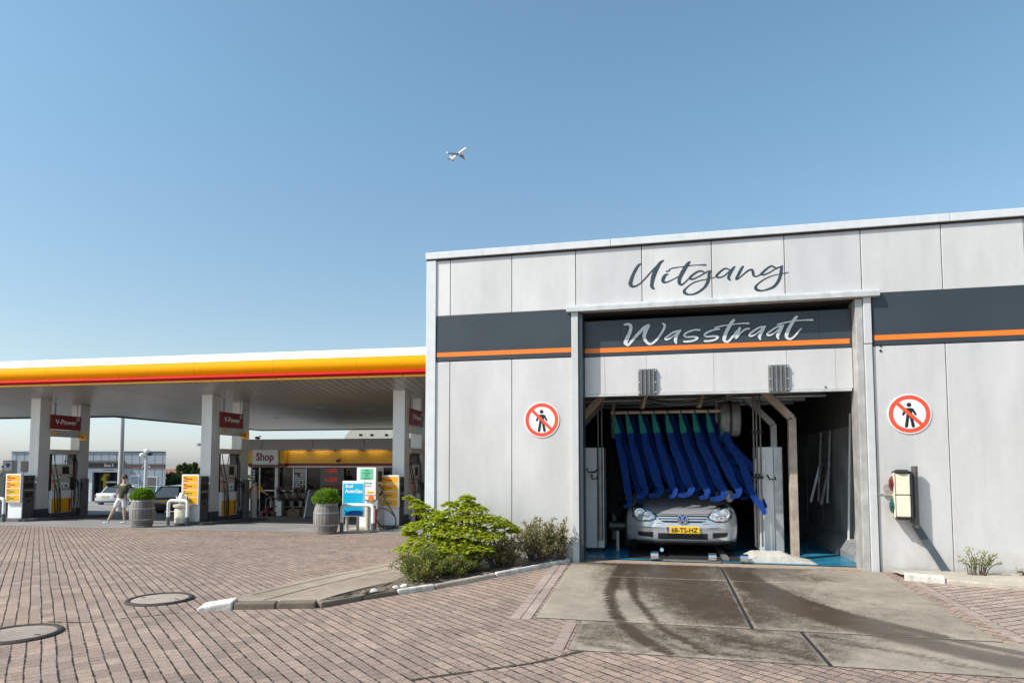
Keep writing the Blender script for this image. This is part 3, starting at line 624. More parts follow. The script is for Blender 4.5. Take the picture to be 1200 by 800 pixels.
# interior
mb=MB();mb.box(-1.035,3.1,YF+.05,YF+.85,-.2,.080);
struct(mb.build('wash_threshold',M['path']))
mb=MB();mb.grid([[(x,y,.092) for x in rng(-3.3,9.4,1)] for y in rng(YF+.30,YF+DEP-.2,1)]);struct(mb.build('wash_floor',M['blue_floor'],fix=False))
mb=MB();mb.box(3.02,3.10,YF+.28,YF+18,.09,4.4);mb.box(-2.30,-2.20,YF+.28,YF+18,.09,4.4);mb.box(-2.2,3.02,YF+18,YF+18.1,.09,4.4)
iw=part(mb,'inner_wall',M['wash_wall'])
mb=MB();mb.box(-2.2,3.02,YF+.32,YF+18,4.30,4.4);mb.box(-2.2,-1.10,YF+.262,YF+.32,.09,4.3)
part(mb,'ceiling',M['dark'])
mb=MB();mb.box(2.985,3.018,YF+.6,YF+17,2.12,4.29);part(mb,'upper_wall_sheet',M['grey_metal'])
for k in range(9):
    mb=MB();mb.box(3.008,3.0195,YF+.9+k*1.2,YF+.912+k*1.2,.3,2.12);part(mb,'wall_joint',M['grey_metal'])
mb=MB();mb.prism([(2.80,.093),(3.018,.093),(3.018,.36),(2.93,.36),(2.80,.20)],YF+.6,YF+16);part(mb,'wall_kerb',M['galv'],bevel=.01)
# gantries, cabinets, machinery
def gantry(label,y,sx,mat,xl=-1.62,xr=2.06,zt=3.1,w=.11):
    t=thing('wash_gantry',label,'gantry',(0,y,.092),group='portal frames in the wash')
    for s,x in ((-1,xl),(1,xr)):
        mb=MB();mb.box(x-w/2,x+w/2,-.06,.06,0,2.14);mb.build('post',mat,t,bevel=.008)
        mb=MB();mb.beam((x,0,2.12),(x-s*.62,0,zt-.3),w,.12,up=(0,1,0));mb.build('corner_brace',mat,t,bevel=.008)
        mb=MB();mb.box(x-.1,x+.1,-.1,.1,0,.015);mb.build('foot_plate',mat,t)
    mb=MB();mb.box(xl+.55,xr-.55,-.06,.06,zt-.34,zt-.22);mb.build('cross_beam',mat,t);return t
gantry('front beige steel portal frame, its right post rising from the white ramp plate',10.45,1,M['rusty_steel'],-1.20,2.05)
g2=gantry('grey steel portal frame standing behind the front beige one',12.1,1,M['galv'],-1.36,2.06)
def cabinet(label,loc,w,d,h):
    t=thing('machine_cabinet',label,'cabinet',loc)
    mb=MB();mb.box(0,w*.62,0,d,.06,h);mb.build('door_panel',M['cabinet'],t,bevel=.008)
    mb=MB();mb.box(w*.62+.006,w,.02,d,.06,h);mb.build('side_panel',M['galv'],t,bevel=.008)
    mb=MB();mb.box(.02,w-.02,.03,d,0,.058);mb.build('foot',M['black_rubber'],t)
    mb=MB();mb.tube([(w*.66,-.03,h*.72),(w*.66,-.10,h*.70),(w*.40,-.12,h*.70),(w*.35,-.02,h*.74)],.012,6);mb.build('hose_loop',M['black_rubber'],t);return t
cabinet('white steel machine cabinet by the left door jamb',(-1.12,10.62,.092),.30,.6,1.70)
c=cabinet('white steel machine cabinet between the blue straps and the beige post',(1.60,10.75,.092),.36,.6,1.70)
mb=MB();mb.box(-.06,.10,-.06,-.002,1.28,1.52);mb.build('control_box',M['cabinet'],c,bevel=.01)
t=thing('drying_blower','dull grey cylindrical blower drum high up right of the blue straps','blower',(1.19,10.9,2.25))
mb=MB();mb.lathe([(.05,-.16),(.27,-.15),(.29,-.12),(.29,.12),(.27,.15),(.05,.16)],28,axis='x');mb.build('drum',M['grey_metal'],t,smooth=35)
mb=MB();mb.lathe([(.30,-.02),(.302,.02)],28,axis='x');mb.build('band',M['black_rubber'],t)
mb=MB();mb.box(-.05,.05,-.05,.05,.28,1.2);mb.build('hanger',M['grey_metal'],t)
def brush(label,loc,h=1.9,r=.32):
    t=thing('wash_brush',label,'brush',loc)
    mb=MB();mb.cyl((0,0,.0),(0,0,h+.6),.045,n=10);mb.build('shaft',M['galv'],t)
    mb=MB();rr=random.Random(3)
    for i in range(2600):
        a=rr.uniform(0,6.283);z=rr.uniform(.75,h);d=r*rr.uniform(.7,1.05);dz=-rr.uniform(.02,.25);w=.012
        c,s=math.cos(a),math.sin(a);mb.add([(c*.04-s*w,s*.04+c*w,z),(c*.04+s*w,s*.04-c*w,z),(c*d+s*w,s*d-c*w,z+dz),(c*d-s*w,s*d+c*w,z+dz)],[(0,1,2,3)])
    mb.build('bristles',M['brush'],t,fix=False)
    mb=MB();mb.cyl((0,0,0),(0,0,.1),.14,n=16);mb.build('motor_foot',M['black_rubber'],t);return t
brush('dark upright wash brush behind the left cabinet',(-.72,11.6,.092))
brush('dark upright wash brush deep behind the right side of the straps',(1.15,12.6,.092),2.2,.36)
t=thing('overhead_pipes','grey overhead pipes and cross bars under the wash hall ceiling','pipes',(0,0,0))
for y,z,r_ in ((11.1,2.60,.03),(11.35,2.66,.05),(12.6,2.70,.06),(13.6,2.72,.05)):
    mb=MB();mb.cyl((-1.9,y,z),(2.7,y,z+.03),r_,n=10);mb.build('pipe',M['galv'],t,smooth=60)
for x in (-.9,.15,1.3):
    mb=MB();mb.box(x-.05,x+.05,10.95,13.9,2.76,2.86);mb.build('cross_bar',M['galv'],t,bevel=.01)
mb=MB();mb.tube(smoothline([(-.2,11.05,2.62),(.3,11.0,2.52),(.7,11.0,2.54),(1.1,11.05,2.62)],6),.035,8);mb.build('sagging_hose',M['grey_metal'],t,smooth=60)
for k,(y,z) in enumerate(((10.9,2.05),(11.6,2.08))):
    mb=MB();mb.box(-2.19,-2.17,y,y+.62,1.95,2.75);part(mb,'pale_wall_sheet',M['cabinet'])
# straps
def strip(mb,C,W,th,m=0):
    vs=[]
    for c,w in zip(C,W):
        c=Vector(c);w=Vector(w)
        n=w.cross(Vector((0,0,1)));n=n.normalized()*th/2 if n.length>1e-6 else Vector((0,th/2,0))
        vs+=[c-w-n,c+w-n,c+w+n,c-w+n]
    fs=[(0,1,2,3)]
    for i in range(len(C)-1):
        for j in range(4): fs.append((i*4+j,i*4+(j+1)%4,(i+1)*4+(j+1)%4,(i+1)*4+j))
    k=4*(len(C)-1);fs.append((k+3,k+2,k+1,k));mb.add(vs,fs,m)
RY=10.72;RZ=2.372
cur=thing('wash_curtain','row of blue felt wash straps hanging from a steel bar over the silver car','wash curtain',(0,0,0))
mb=MB();mb.cyl((-.70,RY,RZ),(1.175,RY,RZ),.028,n=12);mb.build('bar',M['rusty_steel'],cur)
mb=MB();mb.beam((-.20,RY-.02,RZ+.06),(.0,RY+.1,RZ+.75),.07,.05);mb.beam((.70,RY-.02,RZ+.06),(.9,RY+.1,RZ+.75),.07,.05);mb.beam((-.3,RY+.1,RZ+.78),(1.2,RY+.1,RZ+.78),.08,.08);mb.build('hanger_arm',M['rusty_steel'],cur)
for i in range(9):
    mb=MB();x=-.655+.2125*i+.16;mb.cyl((x-.15,RY,RZ),(x-.13,RY,RZ),.036,n=10);mb.build('clamp',M['black_rubber'],cur)
sr=random.Random(5)
ENDS=[(.22,.90,-.10),(.26,1.05,-.16),(.24,1.07,-.20),(.32,1.06,-.10),(.29,1.08,-.22),(.36,1.05,-.14),(.35,1.03,-.24),(.43,1.07,-.16),(.52,.82,.03)]
def strap(x0,y0,dx,ze,curl,mat,wmax,parent,tab,sgn=1):
    """one cloth strap: narrow at the bar, broad lower down, swept sideways, its end curling back over the bonnet"""
    key=[(x0,y0,RZ-.03,.020,.3),(x0+.02,y0-.01,RZ-.15,.035,.45),(x0+.05,y0-.02,RZ-.30,.055,.5),(x0+.05+dx*.16,y0-.03,RZ-.55,wmax*.85,.35),(x0+.05+dx*.46,y0-.06,RZ-.82,wmax,.15),(x0+.05+dx*.78,y0-.12,lerp(RZ,ze,.84),wmax*.88,.0),(x0+.05+dx*.95,y0-.2,lerp(RZ,ze,.93),wmax*.72,-.2),(x0+.05+dx+curl*.35,y0-.26,ze+.015,wmax*.60,-.3),(x0+.05+dx+curl,y0-.30,ze-.005,wmax*.42,-.2)]
    s=smoothline(key,5);C=[p[:3] for p in s]
    W=[]
    for i,p in enumerate(s):
        # width vector stays square to the run of the strap
        a=s[max(i-1,0)];b=s[min(i+1,len(s)-1)];d=Vector((b[0]-a[0],b[1]-a[1],b[2]-a[2])).normalized()
        n=Vector((math.sin(p[4]),-math.cos(p[4]),.25)).normalized();w=d.cross(n).normalized()
        if w.x<0:w=-w
        W.append(w*p[3]*(1+.05*math.sin(i*.9+x0*31)+.03*math.sin(i*2.1+x0*11)))
    cut=11 if tab else 0
    mb=MB();strip(mb,C[cut:],W[cut:],.014);o=mb.build('strap',mat,parent,smooth=50)
    if tab:
        mb=MB();strip(mb,C[:cut+1],W[:cut+1],.014);mb.build('teal_top',M['teal_cloth'],o,smooth=50)
    return o
VAR=[(0,.060),(.0,.064),(.05,.070),(-.03,.060),(.04,.072),(.0,.064),(.06,.074),(-.02,.068),(0,.062)]
for i in range(9):
    dx,ze,cl=ENDS[i];dx+=VAR[i][0];ze-=.05;strap(-.655+.2125*i,RY,dx,ze,cl,M['blue_cloth'],VAR[i][1],cur,True)
for i in range(9):
    dx,ze,cl=ENDS[i];strap(-.62+.2125*i+sr.uniform(0,.06),RY+.22,dx+sr.uniform(-.02,.14),ze+.02,cl*.5,M['blue_cloth'],.058,cur,False)
for i in range(12):
    x0=-.60+.155*i;strap(x0,RY+.42+.02*(i%3),sr.uniform(.18,.50),1.02+sr.uniform(-.05,.12),-sr.uniform(.0,.2),M['blue_cloth'],sr.uniform(.035,.05),cur,False)
for i in range(3):
    mb=MB();C=smoothline([(1.02+.1*i,RY+.1,2.0-.2*i),(1.29+.08*i,RY+.05,1.72-.1*i),(1.46+.06*i,RY,1.50-.06*i),(1.66-.05*i,RY,1.42-.09*i)],5);strip(mb,C,[(0.012,0,.07*(1-.012*k)) for k in range(len(C))],.014);mb.build('strap',M['blue_cloth'],cur,smooth=50)
# pipes, pole, ladders
t=thing('water_pipes','thin dark vertical pipes running beside the right white cabinet','pipe',(1.52,10.62,.092))
for dx in (0,.045,.10):
    mb=MB();mb.cyl((dx,0,.15),(dx,0,2.75),.014,n=8);mb.build('pipe',M['pole_metal'],t)
for z in (1.2,1.9):
    mb=MB();mb.box(-.03,.13,-.02,.02,z,z+.045);mb.build('clip',M['black_rubber'],t)
t=thing('water_pipes','thin dark vertical pipe pair with elbow in front of the left cabinet','pipe',(-.90,10.5,.092))
for dx in (0,.06):
    mb=MB();mb.cyl((dx,0,.2),(dx,0,2.6),.013,n=8);mb.build('pipe',M['pole_metal'],t)
mb=MB();mb.tube([(.0,-.01,1.35),(-.05,-.05,1.3),(-.16,-.05,1.3),(-.18,-.02,1.36)],.014,6);mb.build('elbow',M['black_rubber'],t)
ob=MB();ob.cyl((2.93,10.95,.32),(2.955,10.75,2.30),.018,n=8);tag(ob.build('wall_pole',M['cabinet']),'long pale pole leaning upright on the dark wash wall beside the right jamb','pole')
def ladder(label,y0,z0,z1,w):
    t=thing('ladder',label,'ladder',(2.96,y0,0))
    for s in (0,w):
        mb=MB();mb.beam((-.06,s,z0),(.02,s,z1),.03,.05);mb.build('rail',M['galv'],t)
        mb=MB();mb.beam((-.17,s-.06 if s==0 else s+.06,z0-.02),(.0,s,z0+.7),.025,.04);mb.build('stay',M['galv'],t)
    for k in range(7):
        mb=MB();zz=lerp(z0+.12,z1-.1,k/6);mb.cyl((lerp(-.06,.02,(zz-z0)/(z1-z0)),0,zz),(lerp(-.06,.02,(zz-z0)/(z1-z0)),w,zz),.012,n=6);mb.build('rung',M['galv'],t)
    return t
ladder('aluminium step ladder hung on the dark right wash wall behind the beige post',12.05,.85,2.1,.62)
# ramp plate and conveyor
t=thing('ramp_plate','off white tread plate ramp on the floor right of the car','ramp',(1.30,9.85,.092))
mb=MB();mb.prism([(0,0),(0,.05),(.12,.11),(.55,.115),(.70,.05),(.95,0)],0.06,.62);
o=mb.build('plate',M['ramp_plate'],t,bevel=.006,rot=(0,0,0))
mb=MB()
for i in range(7):
    for j in range(9): mb.box(.14+.06*i,.16+.06*i,.09+.058*j,.125+.058*j,.1135,.1185)
mb.build('tread_studs',M['ramp_plate'],t)
t=thing('conveyor_track','dark conveyor rail with rollers on the blue floor under the car','conveyor',(0,9.78,.092))
mb=MB();mb.box(-.42,1.22,.22,7,.001,.006);mb.build('pit_cover',M['dark'],t)
mb=MB();mb.box(.97,1.06,.25,9,.0065,.04);mb.build('rail',M['grey_metal'],t)
mb=MB();mb.box(.1,.92,.03,.10,0,.02);mb.build('stop_bar',M['grey_metal'],t)
for x in (-.02,.80,1.24):
    mb=MB();mb.lathe([(.02,-.06),(.055,-.055),(.055,.055),(.02,.06)],14,c=(x,.06,.075),axis='x');mb.build('roller',M['chrome'],t,smooth=40)
t=thing('floor_pump','small black motor unit on a stub post on the floor by the left brush','motor',(-.62,10.9,.092))
mb=MB();mb.cyl((0,0,0),(0,0,.34),.03,n=10);mb.build('stub_post',M['galv'],t)
mb=MB();mb.lathe([(.03,-.14),(.085,-.13),(.085,.13),(.03,.14)],16,c=(0,0,.40),axis='x');mb.build('motor',M['black_gloss'],t,smooth=40)
# ------------------------------------------------------------------ silver hatchback in the wash (front modelled in detail)
LV=[(.165,.72,.20,.27),(.20,.83,.06,.30),(.24,.86,.03,.30),(.32,.870,.012,.30),(.42,.876,.0,.30),(.485,.878,.004,.30),(.50,.880,.0,.30),(.545,.880,.002,.30),(.56,.878,.018,.30),(.63,.876,.032,.30),(.69,.872,.05,.29),(.73,.866,.075,.29),(.77,.856,.13,.28),(.81,.842,.23,.24),(.85,.822,.40,.20),(.89,.80,.62,.16),(.93,.775,.86,.12),(.965,.75,1.06,.08),(.985,.72,1.16,.06)]
def lev(z): return tuple(interp([(l[0],l[k]) for l in LV],z) for k in (1,2,3))
def surf(x,z):
    w,n,c=lev(z);return n+c*min(1.,abs(x)/w)**5
car=thing('silver_car','silver hatchback leaving the wash head on under the blue straps, yellow plate 68-TS-HZ','car',(.407,10.26,.092),R(2.))
mb=MB();P=[]
for z,w,n,c in LV:
    h=[]
    for i in range(15):
        s=math.sin(i/14*math.pi/2);h.append((w*s,n+c*s**5))
    for yy in (max(n+c+.25,.9),1.5,2.2,3.2,4.1): h.append((w,max(yy,n+c+.1*(yy))))
    P.append([(-x,y,z) for x,y in reversed(h[1:])]+[(x,y,z) for x,y in h])
mb.grid(P);last=P[-1];k=len(last)
base=(len(P)-1)*k;mb.f.append(tuple(base+i for i in range(k)));mb.m.append(0)
mb.f.append(tuple(range(k-1,-1,-1)));mb.m.append(0)
car_body=mb.build('body',M['silver_paint'],car,smooth=55)
def patch(mb,top,bot,x0,x1,off,nx=14,nz=5,m=0):
    flat=nz==1
    G=[]
    for j in range(nz+1):
        row=[]
        for i in range(nx+1):
            x=lerp(x0,x1,i/nx);z=lerp(bot(x),top(x),j/nz);e=off if flat else (0 if (i in(0,nx) or j in (0,nz)) else off)
            row.append((x,surf(x,z)-(off if e else .001)-.001,z))
        G.append(row)
    mb.grid(G,m)
def T(tab): return lambda x: interp(tab,abs(x))
for s in (-1,1):
    x0,x1=(.42,.775)
    top=T([(.42,.72),(.50,.79),(.60,.838),(.70,.85),(.75,.83),(.775,.79)]);bot=T([(.42,.655),(.50,.620),(.62,.612),(.70,.622),(.775,.68)])
    mb=MB();patch(mb,lambda x:top(x)+.016,lambda x:bot(x)-.014,s*(x0-.015),s*(x1+.015),.005);mb.build('lamp_surround',M['black_gloss'],car,smooth=60)
    mb=MB();patch(mb,top,bot,s*x0,s*x1,.014);hl=mb.build('headlight',M['lens'],car,smooth=60)
    mb=MB()
    for cx,cz,r in ((.665,.735,.078),(.535,.71,.060)):
        y=surf(cx,cz)-.016
        mb.lathe([(r,-.004),(r*1.02,-.012),(r*.86,-.014),(r*.7,-.006)],24,c=(s*cx,y,cz),axis='y')
    mb.build('lamp_ring',M['chrome'],hl,smooth=40)
    mb=MB()
    for cx,cz,r in ((.665,.735,.048),(.535,.71,.034)):
        mb.lathe([(r,-.010),(r*.9,-.020),(r*.4,-.026)],18,c=(s*cx,surf(cx,cz)-.014,cz),axis='y')
    mb.build('lamp_bowl',M['lens'],hl,smooth=40)
    mb=MB();patch(mb,T([(.53,.640),(.60,.637)]),T([(.53,.622),(.60,.619)]),s*.53,s*.61,.022,6,2);mb.build('indicator',M['lens_amber'],hl)
    mb=MB();patch(mb,T([(.45,.425),(.68,.425)]),T([(.45,.318),(.66,.335),(.70,.36)]),s*.46,s*.70,.004,8,4);it=mb.build('side_intake',M['black_gloss'],car)
    mb=MB()
    for zz in (.345,.37,.395): patch(mb,lambda x,z=zz:z+.006,lambda x,z=zz:z,s*.48,s*.68,.012,8,1)
    mb.build('intake_slat',M['black_rubber'],it)
    mb=MB();patch(mb,lambda x:.532,lambda x:.500,s*.36,s*.83,.010,10,2);mb.build('bumper_strip',M['silver_paint'],car,smooth=50)
    mb=MB();xs=s*.93;mb.lathe([(.02,-.06),(.075,-.05),(.085,.0),(.08,.06),(.03,.09)],16,c=(xs,1.42,.93),axis='y')
    mi=mb.build('mirror',M['silver_paint'],car,smooth=60)
    mb=MB();mb.beam((s*.80,1.5,.93),(s*.92,1.44,.94),.05,.04);mb.build('mirror_stalk',M['black_gloss'],mi)
    for yy in (.86,3.45):
        mb=MB();mb.lathe([(.16,-.10),(.29,-.105),(.315,-.07),(.315,.07),(.29,.105),(.16,.10)],28,c=(s*.775,yy,.31),axis='x');wl=mb.build('wheel',M['black_rubber'],car,smooth=40)
        mb=MB();mb.lathe([(.02,s*.10),(.19,s*.102),(.2,s*.08)],20,c=(s*.775,yy,.31),axis='x');mb.build('rim',M['alu'],wl)
mb=MB();patch(mb,T([(0,.728),(.42,.740)]),T([(0,.722),(.42,.733)]),-.43,.43,.004,24,1);mb.build('bonnet_gap',M['black_rubber'],car)
mb=MB();patch(mb,lambda x:.580,lambda x:.576,-.42,-.30,.004,4,1);patch(mb,lambda x:.580,lambda x:.576,.30,.42,.004,4,1);mb.build('bumper_gap',M['black_rubber'],car)
mb=MB();patch(mb,lambda x:.712,T([(0,.592),(.30,.595),(.40,.675),(.42,.70)]),-.415,.415,.003,24,4);gr=mb.build('grille',M['black_gloss'],car)
mb=MB()
for zz,xw in ((.676,.385),(.636,.345)):
    patch(mb,lambda x,z=zz:z+.013,lambda x,z=zz:z-.010,-xw,xw,.016,24,1)
mb.build('grille_bar',M['silver_paint'],gr)
ey=surf(0,.652)-.004
em=MB();em.lathe([(.086,.0),(.086,-.022),(.078,-.026)],32,c=(0,ey,.655),axis='y');em=em.build('badge',M['deep_blue'],car,smooth=30)
mb=MB()
n=32
for k in range(n):
    a=2*math.pi*k/n;b=2*math.pi*(k+1)/n
    mb.beam((.079*math.cos(a),ey-.03,.655+.079*math.sin(a)),(.079*math.cos(b),ey-.03,.655+.079*math.sin(b)),.012,.012,up=(0,1,0))
for i,(p,q) in enumerate([((-.034,.066),(0,.012)),((.034,.066),(0,.012)),((-.066,.03),(-.034,-.064)),((-.034,-.064),(0,.004)),((0,.004),(.034,-.064)),((.034,-.064),(.066,.03))]):
    mb.beam((p[0],ey-.029-.0006*i,.655+p[1]),(q[0],ey-.029-.0006*i,.655+q[1]),.013,.010,up=(0,1,0))
mb.build('emblem',M['chrome'],em)
mb=MB();patch(mb,lambda x:.408,lambda x:.292,-.385,.385,.004,20,4);li=mb.build('lower_grille',M['black_gloss'],car)
mb=MB()
for zz in (.318,.348,.378): patch(mb,lambda x,z=zz:z+.006,lambda x,z=zz:z,-.37,.37,.012,20,1)
mb.build('grille_slat',M['black_rubber'],li)
mb=MB();patch(mb,lambda x:.262,lambda x:.172,-.83,.83,.012,28,3);mb.build('chin_spoiler',M['black_rubber'],car)
py=surf(0,.47)-.035
mb=MB();mb.box(-.26,.26,py,py+.03,.406,.534);np_=mb.build('number_plate',M['plate_yellow'],car,bevel=.006)
mb=MB();mb.box(-.256,-.214,py-.002,py+.003,.418,.524);mb.build('blue_band',M['plate_blue'],np_)
text('plate_text','68-TS-HZ',.098,M['ink'],np_,(.022,py-.002,.468),bold=.0012,sx=.98)
text('country_code','NL',.03,M['sign_white'],np_,(-.235,py-.004,.436))
mb=MB();mb.add([(-.66,1.18,.985),(.66,1.18,.985),(.56,1.85,1.40),(-.56,1.85,1.40)],[(0,1,2,3)]);mb.build('windscreen',M['car_glass'],car)
mb=MB()
mb.grid([[(-.58,1.83,1.40),(-.3,1.80,1.43),(.3,1.80,1.43),(.58,1.83,1.40)],[(-.60,2.4,1.46),(-.3,2.4,1.485),(.3,2.4,1.485),(.60,2.4,1.46)],[(-.57,3.6,1.40),(-.3,3.7,1.42),(.3,3.7,1.42),(.57,3.6,1.40)],[(-.66,4.1,.98),(-.3,4.15,.98),(.3,4.15,.98),(.66,4.1,.98)]]);mb.build('roof',M['silver_paint'],car,smooth=60)
for s in (-1,1):
    mb=MB();mb.add([(s*.685,1.2,.98),(s*.585,1.84,1.395),(s*.605,2.4,1.455),(s*.575,3.6,1.395),(s*.675,4.05,.98)],[(0,1,2,3,4)]);mb.build('side_window',M['car_glass'],car)
    mb=MB();mb.tube([(s*.68,1.17,.98),(s*.575,1.84,1.405)],.03,6);mb.build('windscreen_pillar',M['silver_paint'],car)
mb=MB();mb.tube([(-.33,.25,.12),(-.33,.02,.10),(-.33,-.02,.11)],.03,10);mb.build('tow_guide',M['chrome'],car)

ZW=[(-1,-1),(.2,.2),(.47,.415),(.652,.578),(.85,.765),(.985,.955),(1.1,1.08),(3,2.97)]
def warp(o):
    for c in list(bpy.data.objects):
        if c.parent==o:
            if c.name.startswith(('plate_text','country')): c.location.z=interp(ZW,c.location.z)
            elif not c.name.startswith(('wheel','rim')):
                for v in c.data.vertices: v.co.z=interp(ZW,v.co.z);v.co.x*=.965
            warp(c)
warp(car)
# ------------------------------------------------------------------ parked cars (local: nose +y)
def parked_car(label,loc,rz,paint,L=4.4,W=1.75,H=1.42,boot=True,group=None,plate=True):
    t=thing('parked_car',label,'car',loc,rz,group)
    hw=W/2;mb=MB()
    ST=[(-L/2,.72,.28,.62,.86 if boot else .84),(-L/2+.06,.92,.22,.64,.93 if boot else .90),(-L/2+.35,.98,.20,.66,.965 if boot else .93),(-.9,1.,.19,.66,.93),(.6,1.,.19,.66,.91),(1.15,.99,.19,.66,.90),(L/2-.35,.95,.20,.62,.78),(L/2-.08,.86,.22,.58,.70),(L/2,.68,.30,.55,.64)]
    P=[]
    for y,wf,zb,zm,zt in ST:
        h=[(0,zb),(hw*wf*.86,zb),(hw*wf*.98,zb+.12),(hw*wf,zm-.08),(hw*wf*.985,zm+.04),(hw*wf*.90,zt-.015),(hw*wf*.78,zt),(0,zt+.012)]
        P.append([(x,y,z) for x,z in h]+[(-x,y,z) for x,z in reversed(h[1:-1])])
    mb.grid(P,closed_u=True);n=len(P[0]);mb.f.append(tuple(range(n-1,-1,-1)));mb.m.append(0);o=(len(P)-1)*n;mb.f.append(tuple(o+i for i in range(n)));mb.m.append(0)
    body=mb.build('body',paint,t,smooth=45)
    yr,yr2=(-L/2+.72,-L/2+1.25) if boot else (-L/2+.10,-L/2+.62)
    yf,yf2=(1.20,.45)
    wb,wt=hw*.90,hw*.68;zb,zt=.90,H-.05
    GB=[(-wb,yr),(wb,yr),(wb,yf),(-wb,yf)];GT=[(-wt,yr2),(wt,yr2),(wt,yf2),(-wt,yf2)]
    mb=MB();mb.add([(x,y,zb) for x,y in GB]+[(x,y,zt) for x,y in GT],[(0,1,5,4),(1,2,6,5),(2,3,7,6),(3,0,4,7)]);mb.build('windows',M['car_glass'],t)
    mb=MB();mb.grid([[(-wt-.02,yr2-.03,zt-.01),(-wt*.5,yr2-.04,zt+.03),(wt*.5,yr2-.04,zt+.03),(wt+.02,yr2-.03,zt-.01)],[(-wt-.02,(yr2+yf2)/2,zt+.02),(-wt*.5,(yr2+yf2)/2,zt+.06),(wt*.5,(yr2+yf2)/2,zt+.06),(wt+.02,(yr2+yf2)/2,zt+.02)],[(-wt-.02,yf2+.03,zt-.01),(-wt*.5,yf2+.04,zt+.03),(wt*.5,yf2+.04,zt+.03),(wt+.02,yf2+.03,zt-.01)]]);mb.build('roof',paint,t,smooth=60)
    mb=MB()
    for s in (-1,1):
        for (a,b),(c,d) in (((wb,yr),(wt,yr2)),((wb,yf),(wt,yf2))): mb.beam((s*a,b,zb-.02),(s*c,d,zt+.01),.07,.05)
        mb.beam((s*wb,-.25,zb),(s*wt,-.25,zt+.01),.05,.04)
    mb.build('pillars',paint,t)
    for s in (-1,1):
        for y in (-L/2+.82,L/2-.85):
            mb=MB();mb.lathe([(.2,-.1),(.29,-.105),(.315,-.07),(.315,.07),(.29,.105),(.2,.1)],20,c=(s*(hw-.11),y,.31),axis='x');w=mb.build('wheel',M['black_rubber'],t,smooth=40)
            mb=MB();mb.lathe([(.02,s*.10),(.2,s*.107),(.205,s*.09)],18,c=(s*(hw-.11),y,.31),axis='x');mb.build('rim',M['alu'],w)
        mb=MB();mb.box(s*(hw*.93)-.14,s*(hw*.93)+.0,-L/2-.0,-L/2+.22,.62,.83) if s>0 else mb.box(s*hw*.93,s*hw*.93+.14,-L/2,-L/2+.22,.62,.83);mb.build('tail_light',M['lens_red'],t,bevel=.03)
        mb=MB();mb.lathe([(.03,-.05),(.08,-.04),(.09,.03),(.03,.07)],10,c=(s*(hw+.09),.95,.95),axis='y');mb.build('mirror',paint,t,smooth=60)
    mb=MB();mb.box(-hw*.9,hw*.9,-L/2-.03,-L/2+.15,.27,.36);mb.build('bumper_strip',M['black_rubber'],t,bevel=.02)
    if plate:
        mb=MB();mb.box(-.26,.26,-L/2-.035,-L/2+.03,.66,.77);mb.build('number_plate',M['plate_yellow'],t)
    return t
def gl(x,y): return (x,y,gz(x,y)+.01)
parked_car('silver saloon parked across the yard, seen from behind at an angle',gl(-41.8,43.6),R(14),M['pale_paint'],4.5,1.75,1.46)
parked_car('white car parked behind the walking person, mostly hidden',gl(-38.3,43.2),R(14),M['pale_paint'],4.5,1.75,1.46)
parked_car('black car with a red tail light waiting behind the left barrel planter',gl(-24.3,30.0),R(6),M['black_paint'],4.5,1.8,1.47,False)
parked_car('black car half cut by the left edge of the photo under the canopy',gl(-35.0,28.4),R(-35),M['black_paint'],4.4,1.78,1.47,False)

# ------------------------------------------------------------------ signs and traffic light on the wash wall
def nosign(label,x,z,r=.268,y=YF-.004):
    t=thing('prohibition_sign',label,'sign',(x,y,z),0,'no pedestrians signs')
    def disc(rad,y0,y1,n=48): 
        m=MB();m.prism([(rad*math.cos(2*math.pi*k/n),rad*math.sin(2*math.pi*k/n)) for k in range(n)],y0,y1);return m
    disc(r,-.008,0).build('plate',M['sign_white'],t)
    m=MB();n=48;ro,ri=r*.945,r*.745
    for k in range(n):
        a,b=2*math.pi*k/n,2*math.pi*(k+1)/n
        m.add([(ro*math.cos(a),-.010,ro*math.sin(a)),(ro*math.cos(b),-.010,ro*math.sin(b)),(ri*math.cos(b),-.010,ri*math.sin(b)),(ri*math.cos(a),-.010,ri*math.sin(a))],[(0,1,2,3)])
    m.build('red_ring',M['sign_red'],t)
    s=r/.268;m=MB()
    m.prism([(.029*s*math.cos(2*math.pi*k/20)-.002,.123*s+.029*s*math.sin(2*math.pi*k/20)) for k in range(20)],-.010,-.009)
    fig=[(-.036,.080),(.030,.080),(.052,.068),(.088,-.005),(.080,-.022),(.062,-.016),(.036,.036),(.034,-.02),(.062,-.165),(.055,-.182),(.030,-.182),(.022,-.168),(.002,-.045),(-.004,-.045),(-.022,-.168),(-.030,-.182),(-.055,-.182),(-.062,-.165),(-.038,-.02),(-.040,.036),(-.064,-.016),(-.082,-.022),(-.092,-.005),(-.058,.068)]
    m.prism([(a*s,b*s) for a,b in fig],-.010,-.009);m.build('pictogram',M['ink'],t)
    m=MB();a=R(-45);l=r*.80;w=r*.085;dx,dz=math.cos(a),math.sin(a)
    m.prism([(dx*l*i-dz*w*j,dz*l*i+dx*w*j) for i,j in ((-1,-1),(1,-1),(1,1),(-1,1))],-.0125,-.011);m.build('red_bar',M['sign_red'],t);return t
nosign('round no pedestrians sign on the white wall left of the wash door',-1.662,2.188)
nosign('round no pedestrians sign on the wall right of the wash door, above the traffic light',3.352,2.190)
t=thing('traffic_light','cream two lamp traffic light on the right wall, seen from the side','traffic light',(3.16,9.43,0))
mb=MB();mb.box(-.055,.115,-.09,.07,1.115,1.395);mb.box(-.055,.115,-.09,.07,.825,1.105);hs=mb.build('housing',M['cream'],t,bevel=.012)
